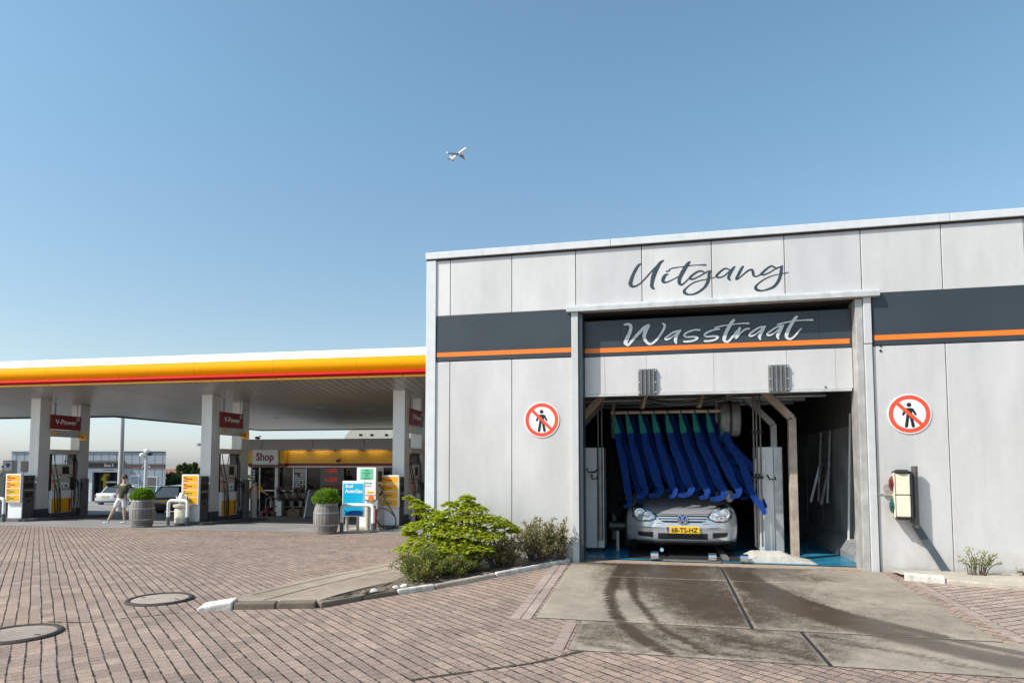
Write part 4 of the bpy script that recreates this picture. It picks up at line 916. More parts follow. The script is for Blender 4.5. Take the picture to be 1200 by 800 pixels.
mb=MB();mb.box(-.075,-.056,-.105,.085,.815,1.405);mb.build('front_frame',M['cream'],hs,bevel=.006)
mb=MB();mb.box(.116,.15,-.075,.06,.80,1.42);mb.build('back_plate',M['black_rubber'],hs,bevel=.015)
mb=MB();mb.lathe([(.11,0),(.115,.02),(.06,.05)],20,c=(.03,-.01,1.395),axis='z');mb.build('dome',M['black_rubber'],hs,smooth=40)
mb=MB();mb.lathe([(.06,-.04),(.11,-.01),(.11,0)],20,c=(.03,-.01,.825),axis='z');mb.build('dome',M['black_rubber'],hs,smooth=40)
for z,mt,nm in ((1.26,M['red_lamp'],'red_lens'),(.965,M['green_lamp'],'green_lens')):
    mb=MB();mb.lathe([(.002,-.050),(.05,-.045),(.085,-.030),(.105,0)],24,c=(-.076,-.01,z),axis='x');mb.build(nm,mt,t,smooth=60)
for c_ in bpy.data.objects:
    if c_.parent==t: c_.rotation_euler=(0,0,R(-13))
mb=MB();mb.cyl((.188,0,.70),(.188,0,1.49),.038,n=16);mb.lathe([(.045,0),(.05,.02),(.045,.04)],16,c=(.188,0,.68));mb.build('pole',M['pole_metal'],t,smooth=40)
mb=MB();mb.beam((.205,.06,.70),(.56,.085,.09),.085,.03,up=(0,1,0));mb.build('wall_shadow_bar',M['shadow_bar_and_screw'],t)  # added bar in shadow colour, stands for the diagonal shadow on the wall
mb=MB();mb.box(.16,.22,0,.12,.74,.80);mb.box(.16,.22,0,.12,1.36,1.42);mb.build('wall_bracket',M['pole_metal'],t)
t=thing('junction_box','weathered square junction box on the wall behind the traffic light','junction box',(3.02,9.545,1.17))
mb=MB();mb.box(-.02,.14,-.035,0,-.085,.085);mb.build('box',plain('weathered_box',(.33,.30,.27),.7,var=.45,scale=30),t,bevel=.01)
mb=MB();mb.box(-.145,-.02,-.012,0,-.058,-.045);mb.build('conduit',M['galv'],t)

# ------------------------------------------------------------------ plants
def leaf(mb,p,d,up,l,w):
    """one leaf: two folded quads"""
    d=d.normalized();s=d.cross(up)
    if s.length<1e-4:s=Vector((1,0,0))
    s=s.normalized()*w/2;n=s.cross(d).normalized()*w*.18
    a=p;b=p+d*l*.45;c=p+d*l
    mb.add([a,b+s+n,c,b-s+n,b-n*.3],[(0,1,4),(1,2,4),(2,3,4),(3,0,4)])
def rv(r,s=1.): return Vector((r.uniform(-1,1),r.uniform(-1,1),r.uniform(-1,1)))*s
def maple(label,loc,seed=2):
    r=random.Random(seed);t=thing('maple_shrub',label,'shrub',loc)
    st=MB();lf=MB()
    # layered tiers of foliage (x,y,z,rx,rz)
    tiers=[(-.62,.0,.98,.13,.05),(-.50,.05,.90,.22,.06),(-.36,-.02,.80,.28,.07),(-.58,-.1,.70,.24,.06),(.05,.05,1.02,.20,.07),(.20,.0,.97,.22,.06),(-.10,.0,.88,.30,.07),(.26,-.04,.86,.30,.07),(.50,.0,.80,.24,.06),(.66,.02,.72,.18,.05),(-.44,-.15,.56,.30,.07),(-.15,-.1,.70,.34,.08),(.16,-.12,.66,.34,.08),(.44,-.1,.62,.26,.06),(-.62,-.2,.42,.28,.07),(-.30,-.22,.42,.34,.08),(.0,-.24,.48,.34,.08),(.30,-.2,.46,.26,.07),(-.12,-.3,.28,.30,.07),(-.46,-.3,.26,.26,.06),(-.75,-.05,.58,.10,.04),(.12,-.3,.26,.2,.06),(-.2,.05,.55,.4,.1),(.15,.05,.4,.4,.1),(-.02,.1,.75,.4,.1),(-.80,.02,1.08,.05,.02),(-.70,.02,1.04,.06,.02),(.10,.02,1.10,.10,.03),(-.16,.02,1.0,.12,.03),(.78,.02,.64,.08,.04)]
    for (x,y,z,rx,rz) in tiers:
        c=Vector((x,y,z));base=Vector((r.uniform(-.1,.1)-.05,r.uniform(-.05,.05),0))
        mid=base.lerp(c,.55)+Vector((0,0,.10))
        st.tube(smoothline([tuple(base),tuple(mid),tuple(c)],4),[.014,.013,.012,.011,.010,.008,.006,.005,.004],5)
        n=int(820*rx*(1 if rx>.1 else 1.6))+14
        for _ in range(n):
            a=r.uniform(0,6.283);q=math.sqrt(r.random());dx,dy=math.cos(a)*q*rx,math.sin(a)*q*rx*.8
            p=c+Vector((dx,dy,rz*r.uniform(-1,1)*(1.1-q)-.10*q*q*rx/.3))
            out=Vector((dx,dy,0));out=out.normalized() if out.length>1e-4 else Vector((1,0,0))
            d0=out+rv(r,.6)+Vector((0,0,-.35))
            # palmate leaf: five narrow lobes
            L=r.uniform(.042,.068);upv=Vector((0,0,1))+rv(r,.4);side=d0.cross(upv).normalized();d0=d0.normalized()
            for k in (-1.,-.5,0,.5,1.):
                dd=d0*math.cos(k)+side*math.sin(k);leaf(lf,p,dd,upv,L*(1-.28*abs(k)),L*.42)
    st.build('branches',M['bark'],t,smooth=60);lf.build('foliage',M['leaf_maple'],t,fix=False);return t
def shrub(label,loc,n,spread,h,mat,seed,leafl=.042,dens=34,lean=(0,0),name='evergreen_shrub'):
    r=random.Random(seed);t=thing(name,label,'shrub',loc);st=MB();lf=MB()
    for i in range(n):
        a=r.uniform(0,6.283);q=math.sqrt(r.random());bx,by=math.cos(a)*q*spread[0]*.45,math.sin(a)*q*spread[1]*.45
        top=Vector((math.cos(a)*q*spread[0]+lean[0]+r.uniform(-.05,.05),math.sin(a)*q*spread[1]+lean[1],h*(1-.38*q*q)*r.uniform(.42,1.12)))
        base=Vector((bx,by,0));mid=base.lerp(top,.5)+Vector((-math.cos(a)*.03,-math.sin(a)*.03,.02))
        pts=smoothline([tuple(base),tuple(mid),tuple(top)],4);st.tube(pts,[.007,.0065,.006,.0055,.005,.0045,.004,.003,.002],4)
        for k in range(dens):
            f=r.uniform(.30,1.03) if k%4 else r.uniform(.85,1.03);f=min(1,f);ii=f*(len(pts)-1);j=min(len(pts)-2,int(ii));p=Vector(pts[j]).lerp(Vector(pts[j+1]),ii-j)
            # side sprig
            p=p+rv(r,.035);ax=(top-base).normalized();d=(ax*.9+rv(r,1.)).normalized();leaf(lf,p,d,Vector((0,0,1))+rv(r,.6),leafl*r.uniform(.7,1.25),leafl*.55)
    st.build('stems',M['bark'],t);lf.build('foliage',mat,t,fix=False);return t
def gb(x,y): return (x,y,gz(x,y)+.05)
maple('bright lime green maple shrub with layered drooping leaves at the building corner',gb(-2.74,8.86))
shrub('low dark green shrub with glossy leaves at the left tip of the bed',gb(-3.02,8.12),78,(.40,.34),.44,M['leaf_shrub'],11,dens=40)
shrub('thin green leafed shrub between the low dark shrub and the kerb, under the maple',gb(-2.58,8.28),30,(.22,.14),.30,M['leaf_shrub'],12)
shrub('brownish twiggy shrub under the right side of the maple',gb(-2.16,9.0),66,(.38,.26),.48,M['leaf_dry'],13,dens=32)
shrub('twiggy olive brown shrub by the left door frame, largest of the dry shrubs',gb(-1.66,9.28),84,(.42,.22),.62,M['leaf_dry'],14,dens=30)
shrub('sparse twiggy shrub end leaning against the left door frame',gb(-1.34,9.36),20,(.17,.10),.58,M['leaf_dry'],15,dens=26)
shrub('dark green shrub deep inside the bed behind the maple stems',gb(-2.75,8.75),90,(.5,.32),.46,M['leaf_shrub'],16)
shrub('small sparse shrub at the foot of the right wall beside the slanted shadow bar',(3.98,9.30,.10),16,(.24,.10),.40,M['leaf_shrub'],17,.034,18,(.03,0))
shrub('tiny weed sprig at the foot of the right wall, right of the small shrub',(4.55,9.36,.10),7,(.12,.06),.14,M['leaf_dry'],18,.025,10)

# ------------------------------------------------------------------ petrol station canopy (local frame u along the front, v into the site)
def sthing(name,label,cat,u,v,z=None,rz=0.,group=None):
    x,y=stn(u,v);return thing(name,label,cat,(x,y,gz(x,y) if z is None else z),CA+rz,group)
can=thing('petrol_canopy','long petrol station canopy with white, yellow and red edge on grey columns','canopy',(*stn(0,0),0),CA)
UL,UR=-34.,5.0
def softz(v): return interp([(-1.85,4.285),(-1,4.18),(0,4.09),(1,4.025),(2,3.985),(4,3.945),(7,3.925),(12,3.92),(40,3.94)],v)
mb=MB();vs=[-1.80,-1.4,-1,-.5,0,.5,1.,1.5,2.0,3.,4.,5.,6.4]
mb.grid([[(u,v,softz(v)) for u in rng(UL,-17.1,1.)] for v in vs])
mb.grid([[(u,v,softz(v)) for u in rng(-17.1,UR,1.)] for v in vs+[8,10,12,14,16,19.2]]);mb.build('soffit',M['soffit'],can,fix=False,smooth=180)
mb=MB();mb.prism([(UL,-1.6),(UR,-1.6),(UR,19.2),(-17.1,19.2),(-17.1,6.4),(UL,6.4)],4.35,4.95,axis='z');mb.build('roof',M['fascia_white'],can)
mb=MB();mb.prism([(-1.62,4.95),(-1.93,4.955),(-1.86,5.20),(-1.82,5.225),(-1.55,5.225),(-1.55,4.95)],UL,UR,axis='x');mb.build('white_band',M['fascia_white'],can)
yb=[(-1.60,4.945),(-1.93,4.945)]+[(-1.935-.10*math.sin(math.pi*k/8),4.945-.44*k/8) for k in range(1,8)]+[(-1.93,4.505),(-1.60,4.505)]
segs=[UL]+[UL+1.4+2.9*k for k in range(0,14)]+[UR]
segs=[s for s in segs if s<=UR]
mb=MB()
for a,b in zip(segs,segs[1:]): mb.prism(yb,a+.004,b-.004,axis='x')
mb.build('yellow_band',M['fascia_yellow'],can,smooth=35)
rb=[(-1.70,4.50),(-1.95,4.50)]+[(-1.95-.07*math.sin(math.pi*k/6),4.50-.15*k/6) for k in range(1,6)]+[(-1.95,4.35),(-1.70,4.35)]
mb=MB()
for a,b in zip(segs,segs[1:]): mb.prism(rb,a+.004+.5,b-.004+.5,axis='x')
mb.build('red_tube',M['fascia_red'],can,smooth=35)
mb=MB()
for k in range(int((UR-UL)/1.45)): mb.box(UL+1.45*k+.01,UL+1.45*(k+1)-.01,-1.92,-1.80,4.285,4.345)
mb.build('edge_strip',M['shop_yellow'],can)
mb=MB();mb.box(UL,-17.1,6.4,6.5,3.86,4.5);mb.box(-17.2,-17.1,6.5,19.2,3.86,4.5);mb.box(-17.1,UR,19.2,19.3,3.86,4.5);mb.build('rear_edge',M['plinth'],can)
CU=[-14.82,-7.42,-.02]
for c in CU:
    for v in (0,1.85):
        mb=MB();mb.box(c-.215,c+.215,v,v+.5,stz(c,v)+.42,softz(v)+.02);co=mb.build('column',M['column'],can,bevel=.012)
        mb=MB();mb.box(c-.225,c+.225,v-.01,v+.51,stz(c,v)-.05,stz(c,v)+.42);mb.build('plinth',M['plinth'],co)
        mb=MB();mb.box(c-.10,c-.09,v-.004,v+.004,stz(c,v)+.5,softz(v)-.02);mb.build('seam',M['alu'],co)
for (u,v) in [(-12,4),(-9.5,3.2),(-5,4),(-3.4,5.4),(-10,9),(-4,9)]:
    mb=MB();z=softz(v);mb.lathe([(.17,-.02),(.19,-.005),(.001,-.004)],20,c=(u,v,z));mb.build('downlight',M['sign_white'],can)
# hanging brand boards between the columns
for i,c in enumerate(CU):
    t=sthing('hanging_board',['maroon V-Power board between the left pair of canopy columns','maroon V-Power board between the middle pair of canopy columns','maroon V-Power board beside the right pair of columns, half hidden by the white wall'][i],'sign',c+.26,.0,0,0,'maroon boards under the canopy')
    mb=MB();mb.box(-.03,.03,.42,1.82,2.92,3.50);mb.build('board',M['maroon'],t,bevel=.008)
    mb=MB();mb.box(-.03,.03,.42,1.82,2.63,2.91);gp=mb.build('grey_strip',M['galv'],t,bevel=.008)
    text('board_text','V-Power',.27,M['sign_white'],t,(.036,1.10,3.22),(R(90),0,R(90)),bold=.004)
    text('board_subtext','fuel of the future',.07,M['fascia_red'],t,(.036,1.05,3.02),(R(90),0,R(90)))
    mb=MB();mb.lathe([(.10,.0),(.10,.008),(.001,.012)],16,c=(.031,.60,2.77),axis='x');mb.build('round_badge',M['shop_yellow'],gp)
    mb=MB();n=16
    for k in range(n):
        a,b=2*math.pi*k/n,2*math.pi*(k+1)/n;mb.beam((.036,1.66+.06*math.cos(a),3.38+.06*math.sin(a)),(.036,1.66+.06*math.cos(b),3.38+.06*math.sin(b)),.022,.012,up=(1,0,0))
    mb.build('ring_mark',M['sign_white'],t)
    for y in (.6,1.6):
        mb=MB();mb.box(-.02,.02,y,y+.04,3.50,4.0);mb.build('hanger',M['galv'],t)
for c,s,l in ((-14.82,'6','left'),(-7.42,'8','middle')):
    t=sthing('pump_number_sign','small yellow pump number %s sign on the %s rear canopy column'%(s,l),'sign',c+.37,1.86,0,0,'pump number signs')
    mb=MB();mb.box(-.15,.15,-.03,.03,2.53,2.80);mb.build('plate',M['shop_yellow'],t,bevel=.006)
    text('digit',s,.24,M['text_red'],t,(0,-.033,2.665),bold=.006)
    mb=MB();mb.beam((-.16,0,2.66),(-.148,0,2.66),.04,.1);mb.build('bracket',M['galv'],t)
# fuel pumps
def fuelpump(label,c):
    t=sthing('fuel_pump',label,'fuel pump',c,.52,None,0,'fuel pumps on the islands')
    t.location.z+=.10
    mb=MB();mb.box(-.30,.30,.02,1.27,.0,.14);mb.build('base',M['terminal'],t)
    mb=MB();mb.box(-.28,.28,.06,1.23,.14,1.02);cab=mb.build('cabinet',M['sign_white'],t,bevel=.01)
    for s in (-1,1):
        mb=MB();mb.box(s*.281-.004,s*.281+.004,.07,.86,.16,.70);mb.build('yellow_panel',M['price_yellow'],cab)
        mb=MB();mb.box(s*.281-.0045,s*.281+.0045,.865,.95,.16,.70);mb.build('red_panel',M['text_red'],cab)
    for s in (-1,1):
        mb=MB();mb.lathe([(.06,-.006),(.06,.006)],14,c=(s*.282,1.08,.66),axis='x');mb.build('round_badge',M['price_yellow'],cab)
    mb=MB();mb.box(-.20,.20,.42,.98,1.03,1.52);pan=mb.build('payment_panel',M['beige'],t,bevel=.015)
    for s in (-1,1):
        mb=MB();mb.box(s*.201-.004,s*.201+.004,.50,.92,1.12,1.34);mb.build('notice',M['sign_white'],pan)
    mb=MB()
    for s in (-1,1): mb.box(s*.201-.006,s*.201+.006,.56,.62,1.15,1.22);mb.box(s*.201-.006,s*.201+.006,.72,.84,1.15,1.23)
    mb.build('pictogram_stickers',M['deep_blue'],pan)
    mb=MB();mb.box(-.24,.24,.36,1.06,1.54,2.06);hd=mb.build('display_head',M['beige'],t,bevel=.03)
    for s in (-1,1):
        mb=MB();mb.box(s*.241-.006,s*.241+.006,.54,.86,1.66,1.98);mb.build('screen',M['screen'],hd)
    mb=MB()
    for s in (-1,1):
        for y in (.46,.96): mb.box(s*.241-.006,s*.241+.006,y-.03,y+.03,1.6,1.66)
    mb.build('keypad',M['text_red'],hd)
    for y in (.10,1.19):
        mb=MB();mb.box(-.15,.15,y-.06,y+.06,1.02,2.46);mast=mb.build('hose_mast',M['black_gloss'],t,bevel=.01)
        mb=MB()
        for s in (-1,1): mb.box(s*.151-.005,s*.151+.005,y-.05,y+.05,1.55,2.0)
        mb.build('label_strip',M['maroon'],mast)
    mb=MB();mb.box(-.26,.26,-.02,1.31,2.46,2.64);mb.build('header',M['beige'],t,bevel=.02)
    for s in (-1,1):
        for k,y in enumerate((.10,.30,1.04,1.19)):
            x=s*.26
            mb=MB();mb.tube(smoothline([(s*.2,y,1.42),(x+s*.06,y+.02,1.36),(x+s*.08,y+.03,1.15)],3),[.028]*3+[.035]*3+[.03],7);nz=mb.build('nozzle',M['nozzle_green' if k in (1,) else ('red_plastic' if k==0 else 'black_rubber')],t)
            mb=MB();yo=.5*(.65-y);mb.tube(smoothline([(x+s*.08,y+.03,1.15),(x+s*.12,y+.02,.6),(x+s*.10,y+yo*.3,.18),(x+s*.11,y+yo*.6,.30),(x+s*.07,y+yo*.5,1.0),(x-s*.04,y+(-.06 if y<.6 else .06),2.0),(s*.1,y,2.44)],5),.016,6);mb.build('hose',M['black_rubber'],nz)
    return t
for i,c in enumerate(CU): fuelpump(['fuel pump with yellow base panel between the left pair of canopy columns','fuel pump with yellow base panel between the middle pair of canopy columns','fuel pump half hidden by the white wash wall, between the right pair of columns'][i],c)
for i,c in enumerate(CU):
    mb=MB();P=[(c-.55,-.85),(c+.62,-.85),(c+.75,-.6),(c+.75,2.9),(c+.5,3.2),(c-.5,3.2),(c-.62,2.9),(c-.62,-.7)]
    k=len(P);x=[stn(*p) for p in P];mb.add([(a,b,gz(a,b)-.1) for a,b in x]+[(a,b,gz(a,b)+.11) for a,b in x],[tuple(range(k-1,-1,-1)),tuple(range(k,2*k))]+[(j,(j+1)%k,(j+1)%k+k,j+k) for j in range(k)])
    struct(mb.build('pump_island_kerb',M['island_kerb'],bevel=.03))
# price boards with payment terminal side
def priceboard(label,c):
    t=sthing('price_board',label,'sign',c,-.72,None,0,'yellow price boards in front of the columns');t.location.z+=.11
    mb=MB();mb.box(-.30,.30,.08,.56,0,1.60);cab=mb.build('terminal_cabinet',M['terminal'],t,bevel=.01)
    mb=MB();mb.box(-.305,.302,.06,.10,0,.62);mb.build('white_base',M['sign_white'],t,bevel=.006)
    mb=MB();mb.box(-.335,.335,-.05,.06,.60,1.66);bd=mb.build('board',M['sign_white'],t,bevel=.012)
    rows=[('Shell','V-Power','Benzine','text_red'),('Shell','V-Power','Diesel','text_red'),('Shell','FuelSave','Euro 95','text_green'),('Shell','FuelSave','Diesel','text_green')]
    for k,(a,b,cc,col) in enumerate(rows):
        z1=1.615-k*.25;mb=MB();mb.box(-.29,.29,-.056,-.051,z1-.225,z1);rw=mb.build('yellow_row',M['price_yellow'],bd)
        text('row_text',a,.055,M['text_red'],rw,(-.25,-.058,z1-.05),align='LEFT',bold=.001)
        text('row_text',b,.095,M[col],rw,(-.24,-.058,z1-.115),align='LEFT',bold=.003)
        text('row_text',cc,.055,M['ink' if k==1 else col],rw,(-.25,-.058,z1-.19),align='LEFT',bold=.001)
    mb=MB();mb.box(.30,.303,.14,.50,1.12,1.30);mb.box(.30,.303,.16,.48,.78,.98);mb.build('recess',M['black_rubber'],cab)
    mb=MB();mb.box(.30,.315,.12,.54,1.02,1.06);mb.build('shelf',M['galv'],cab)
    mb=MB()
    for y in (.20,.40): mb.box(.30,.306,y,y+.08,1.42,1.50)
    mb.box(.30,.306,.24,.40,.60,.66);mb.build('slot',M['ink'],cab)
    return t
for i,c in enumerate(CU): priceboard(['yellow four row price board with grey terminal side, at the left front column','yellow four row price board with grey terminal side, at the middle front column','yellow four row price board at the right front column, behind the looping gas hose'][i],c-.02)
# hoop guards
def hoop(label,u,v,w,h=.86,r=.055):
    t=sthing('hoop_guard',label,'guard rail',u,v,None,0,'white hoop guards');pts=[(-w/2,0,.30),(-w/2,0,h-.12)]+[(-w/2+.12*(1-math.cos(a)),0,h-.12+.12*math.sin(a)) for a in (R(30),R(60),R(90))]+[(w/2-.12*(1-math.cos(a)),0,h-.12+.12*math.sin(a)) for a in (R(90),R(60),R(30),0)]+[(w/2,0,.30)]
    mb=MB();mb.tube(pts,r,12);mb.build('hoop',M['hoop_white'],t,smooth=60)
    for s in (-1,1):
        mb=MB();mb.cyl((s*w/2,0,-.02),(s*w/2,0,.30),r+.004,n=12);mb.build('dark_foot',M['hoop_dark'],t,smooth=60)
    return t
hoop('white hoop guard cut by the left photo edge',-14.72-.42,-1.15,.74)
hoop('white hoop guard around the cream bucket by the middle column',-7.60,-1.15,.74)
hoop('white hoop guard in front of the blue AutoGas board',-.44,-2.38,1.02,.84)
t=sthing('wash_bucket','cream bucket unit with a white jug on top inside the middle hoop guard','bucket',-7.58,-.95)
mb=MB();mb.lathe([(.20,.06),(.24,.10),(.25,.55),(.22,.60)],20);mb.build('tub',M['cream'],t,smooth=40)
mb=MB();mb.lathe([(.23,.605),(.29,.64),(.30,.72),(.22,.74)],20);mb.build('rim',M['cream'],t,smooth=40)
mb=MB();mb.lathe([(.10,.745),(.12,.80),(.11,1.0),(.07,1.12),(.06,1.13)],16,c=(-.03,0,0));mb.tube([(.06,0,.85),(.16,0,.92),(.15,0,1.03),(.06,0,1.04)],.018,7);mb.build('jug',M['hoop_white'],t,smooth=40)
mb=MB();mb.tube([(-.1,-.02,.76),(-.24,-.02,1.0)],.02,7);mb.build('handle',M['hoop_white'],t)
mb=MB();mb.tube([(.16,-.05,.76),(.24,-.06,1.0)],.022,7);mb.build('squeegee',M['nozzle_green'],t)
mb=MB();mb.box(-.18,.18,-.12,.12,0,.06);mb.build('foot',M['black_rubber'],t)
# autogas board and dispenser
t=sthing('autogas_board','cyan AutoGas board with white frame on two posts','sign',-.66,-2.18)
mb=MB();mb.box(-.365,.365,-.03,.03,.47,1.58);bd=mb.build('frame',M['sign_white'],t,bevel=.012)
mb=MB();mb.box(-.335,.335,-.036,-.031,.50,1.50);mb.build('cyan_face',M['cyan'],bd)
mb=MB();mb.prism([(-.30,.52),(.30,.52),(.30,.62),(.22,.66),(-.10,.66),(-.22,.60)],-.039,-.037);mb.build('blue_swoosh',M['deep_blue'],bd)
text('board_text','Shell',.14,M['sign_white'],bd,(-.27,-.038,1.41),align='LEFT',bold=.004)
text('board_text','AutoGas',.16,M['sign_white'],bd,(-.27,-.038,1.26),align='LEFT',bold=.005)
for s in (-.22,.14):
    mb=MB();mb.cyl((s,.02,0),(s,.02,.47),.045,n=12);mb.build('post',M['beige'],t)
mb=MB();mb.box(-.5,.62,-.2,.25,0,.035);mb.build('base_slab',M['kerb_light'],t,bevel=.008)
t=sthing('autogas_dispenser','tall white AutoGas dispenser with green label and looping black hose','fuel pump',-.60,-1.25)
mb=MB();mb.box(-.36,.36,0,.62,.06,.95);cab=mb.build('cabinet',M['galv'],t,bevel=.01)
mb=MB();mb.box(-.355,-.02,-.006,.002,.08,.94);mb.build('white_door',M['sign_white'],cab)
mb=MB();mb.box(-.37,.30,-.02,.62,.96,2.02);hd=mb.build('head',M['beige'],t,bevel=.012)
mb=MB();mb.box(-.365,.29,-.026,-.018,.97,2.01);fp=mb.build('front_panel',M['sign_white'],hd)
mb=MB();mb.box(-.24,.20,-.031,-.027,1.62,1.97);lab=mb.build('green_label',plain('label_green',(.16,.55,.33),.5),fp)
for k in range(4): text('label_text',['LPG','AutoGas','LPG','AutoGas'][k],.075,M['text_green'],lab,(-.02,-.033,1.92-.085*k),bold=.002)
mb=MB();mb.box(-.2,.16,-.031,-.027,1.48,1.53);mb.box(-.1,.14,-.031,-.027,1.40,1.43);mb.build('small_print',M['galv'],fp)
mb=MB();mb.box(0,.22,-.031,-.027,1.17,1.24);mb.build('yellow_sticker',M['price_yellow'],fp)
mb=MB();mb.box(-.36,.28,-.031,-.027,1.10,1.13);mb.build('grey_line',M['galv'],fp)
mb=MB();mb.lathe([(.10,-.010),(.10,0.)],16,c=(.14,-.022,1.02),axis='y');mb.build('round_badge',M['lens_amber'],fp)
mb=MB();mb.box(.30,.304,.12,.50,1.55,1.9);mb.build('recess',M['black_rubber'],hd)
mb=MB();mb.tube(smoothline([(.32,.2,1.45),(.46,.1,1.3),(.62,.0,.95),(.98,-.05,.42),(.95,-.08,.12),(.66,-.1,.06),(.36,-.06,.30),(.34,-.02,.62),(.50,-.02,.72),(.80,-.05,.60),(1.0,-.06,.40)],6),.022,7);mb.build('hose',M['black_rubber'],t,smooth=60)
mb=MB();mb.tube(smoothline([(.34,.2,1.1),(.42,.16,1.2),(.5,.1,1.34)],4),.03,8);mb.build('nozzle',M['black_rubber'],t)
mb=MB();mb.box(-.5,.5,-.25,.8,0,.06);mb.build('base',M['kerb_light'],t,bevel=.01)
for u,lab in ((-.42,'grey bollard before the AutoGas dispenser, nearest the red cylinder'),):
    ob=MB();ob.cyl((0,0,0),(0,0,.80),.065,n=14);o=ob.build('bollard',M['beige'],loc=(*stn(u,-1.62),stz(u,-1.62)),smooth=40);tag(o,lab,'bollard')
t=sthing('fire_extinguisher','slim red cylinder standing between the bollard and the AutoGas hose','extinguisher',-.27,-1.42)
mb=MB();mb.lathe([(.055,.06),(.07,.09),(.07,.62),(.03,.70)],14);mb.build('body',M['red_plastic'],t,smooth=40)
mb=MB();mb.lathe([(.022,.70),(.03,.76),(.02,.79)],10);mb.build('valve',M['black_rubber'],t)
# bollards by the middle and right pump
for u,v,h,lab in ((-7.14,2.75,1.25,'grey bollard in front of the person in red, by the middle pump'),(.30,.62,.95,'grey bollard beside the right fuel pump, close to the white wall')):
    ob=MB();ob.lathe([(.11,0),(.11,.02),(.095,.03),(.095,h-.05),(.07,h)],16);o=ob.build('bollard',M['beige'],loc=(*stn(u,v),stz(u,v)+.1),smooth=40);tag(o,lab,'bollard')
for c,l in ((-14.82,'left'),(-7.42,'middle')):
    t=sthing('side_terminal','slim grey pay terminal on the right flank of the %s rear column'%l,'terminal',c+.30,1.95,None,0,'pay terminals on the rear columns')
    mb=MB();mb.box(-.06,.07,0,.30,.1,1.62);b=mb.build('housing',M['grey_metal'],t,bevel=.01)
    mb=MB();mb.box(-.045,.055,-.006,.002,1.10,1.5);mb.build('dark_panel',M['screen'],b)
# barrels with box balls
def barrel(label,u,v):
    t=sthing('barrel_planter',label,'planter',u,v,None,0,'oak barrel planters');H=.95
    prof=[(.295+.085*math.sin(math.pi*k/14)**.9,H*k/14) for k in range(15)]+[(.27,H),(.265,H-.06),(.001,H-.06)]
    mb=MB();mb.lathe(prof,40);b=mb.build('barrel',M['barrel'],t,smooth=40)
    mb=MB()
    for z in (.05,.27,.63,.88):
        r=.297+.085*math.sin(math.pi*z/H)**.9;r0=.297+.085*math.sin(math.pi*(z-.022)/H)**.9;r1=.297+.085*math.sin(math.pi*(z+.022)/H)**.9
        mb.lathe([(r0-.01,z-.024),(r0+.004,z-.022),(r+.005,z),(r1+.004,z+.022),(r1-.01,z+.024)],40)
    mb.build('iron_hoop',M['hoop_iron'],b,smooth=40)
    return t
def boxball(label,u,v,r,seed):
    x,y=stn(u,v);t=thing('box_ball',label,'plant',(x,y,gz(x,y)+.90),0,'clipped box balls');rr=random.Random(seed);mb=MB()
    for i in range(9000):
        d=rv(rr)
        if not .1<d.length<1: continue
        d.normalize()
        if d.z<-.25: continue
        k=rr.uniform(.80,1.08)*(1+.05*math.sin(d.x*9+seed)+.05*math.sin(d.y*8)+.04*math.sin(d.z*11));p=Vector((d.x*r*1.06,d.y*r*1.06,.10+d.z*r*.92))*1.0
        p=Vector((p.x*k,p.y*k,.10+(p.z-.10)*k))
        leaf(mb,p,d+rv(rr,.9),Vector((0,0,1))+rv(rr,.6),rr.uniform(.035,.06),.042)
    mb.build('foliage',M['leaf_box'],t,fix=False)
    mb=MB();mb.tube([(0,0,-.02),(.01,0,.12)],.02,6);mb.build('stem',M['bark'],t)
    mb=MB();mb.lathe([(.05,-.05),(r*.72,.0),(r*.80,.12),(r*.62,.12+r*.5),(.05,.10+r*.74)],16);mb.build('inner_growth',M['leaf_tree'],t,smooth=80)
barrel('weathered barrel planter beside the walking person',-8.24,-2.05);boxball('clipped green box ball in the barrel beside the walking person',-8.24,-2.05,.31,3)
barrel('weathered barrel planter left of the cyan AutoGas board',-1.20,-2.92);boxball('clipped green box ball in the barrel left of the AutoGas board',-1.20,-2.92,.35,4)
# ------------------------------------------------------------------ shop
shop=thing('petrol_shop','low petrol station shop with grey parapet, yellow and red fascia and dark shop windows','shop',(*stn(0,8),0),CA)
SU0,SU1=-11.05,5.5;FL=-.78
mb=MB();mb.box(SU0,SU1,.35,.55,1.4,2.75);mb.box(SU0,SU0+.2,.55,11,FL-.6,2.75);mb.box(SU1-.2,SU1,.55,11,FL-.6,2.75);mb.box(SU0,SU1,11,11.2,FL-.6,2.75);mb.build('wall',M['shop_fascia'],shop)
mb=MB();mb.box(SU0+.2,SU1-.2,.55,11,2.55,2.7);mb.build('roof',M['roofing'],shop)
mb=MB()
js=[SU0,-9.95,-7.25,-4.6,-1.95,.7,3.3,SU1]
for a,b in zip(js,js[1:]): mb.box(a+.012,b-.012,-.28,.34,2.275,2.775)
mb.build('parapet_panels',M['shop_fascia'],shop,bevel=.01)
mb=MB();mb.box(SU0,SU1,-.275,-.25,2.225,2.272);mb.build('parapet_lip',M['shop_fascia'],shop)
mb=MB();mb.box(SU0,-8.75,-.22,.34,1.60,2.262);mb.box(-8.74,SU1,.02,.34,1.60,2.262);mb.build('yellow_fascia',M['shop_yellow'],shop)
mb=MB();mb.box(SU0,-8.75,-.235,.34,1.47,1.595);mb.box(-8.74,SU1,.005,.34,1.47,1.595);mb.build('red_strip',M['maroon'],shop)
mb=MB();mb.box(-8.74,SU1,.0,.33,1.40,1.465);mb.build('white_trim',M['sign_white'],shop)
mb=MB()
for u in (-7.6,-6.2,-4.8,-3.4,-2.0): mb.cyl((u,-.02,2.24),(u,-.12,2.22),.05,n=8)
mb.build('fascia_spotlight',M['terminal'],shop)
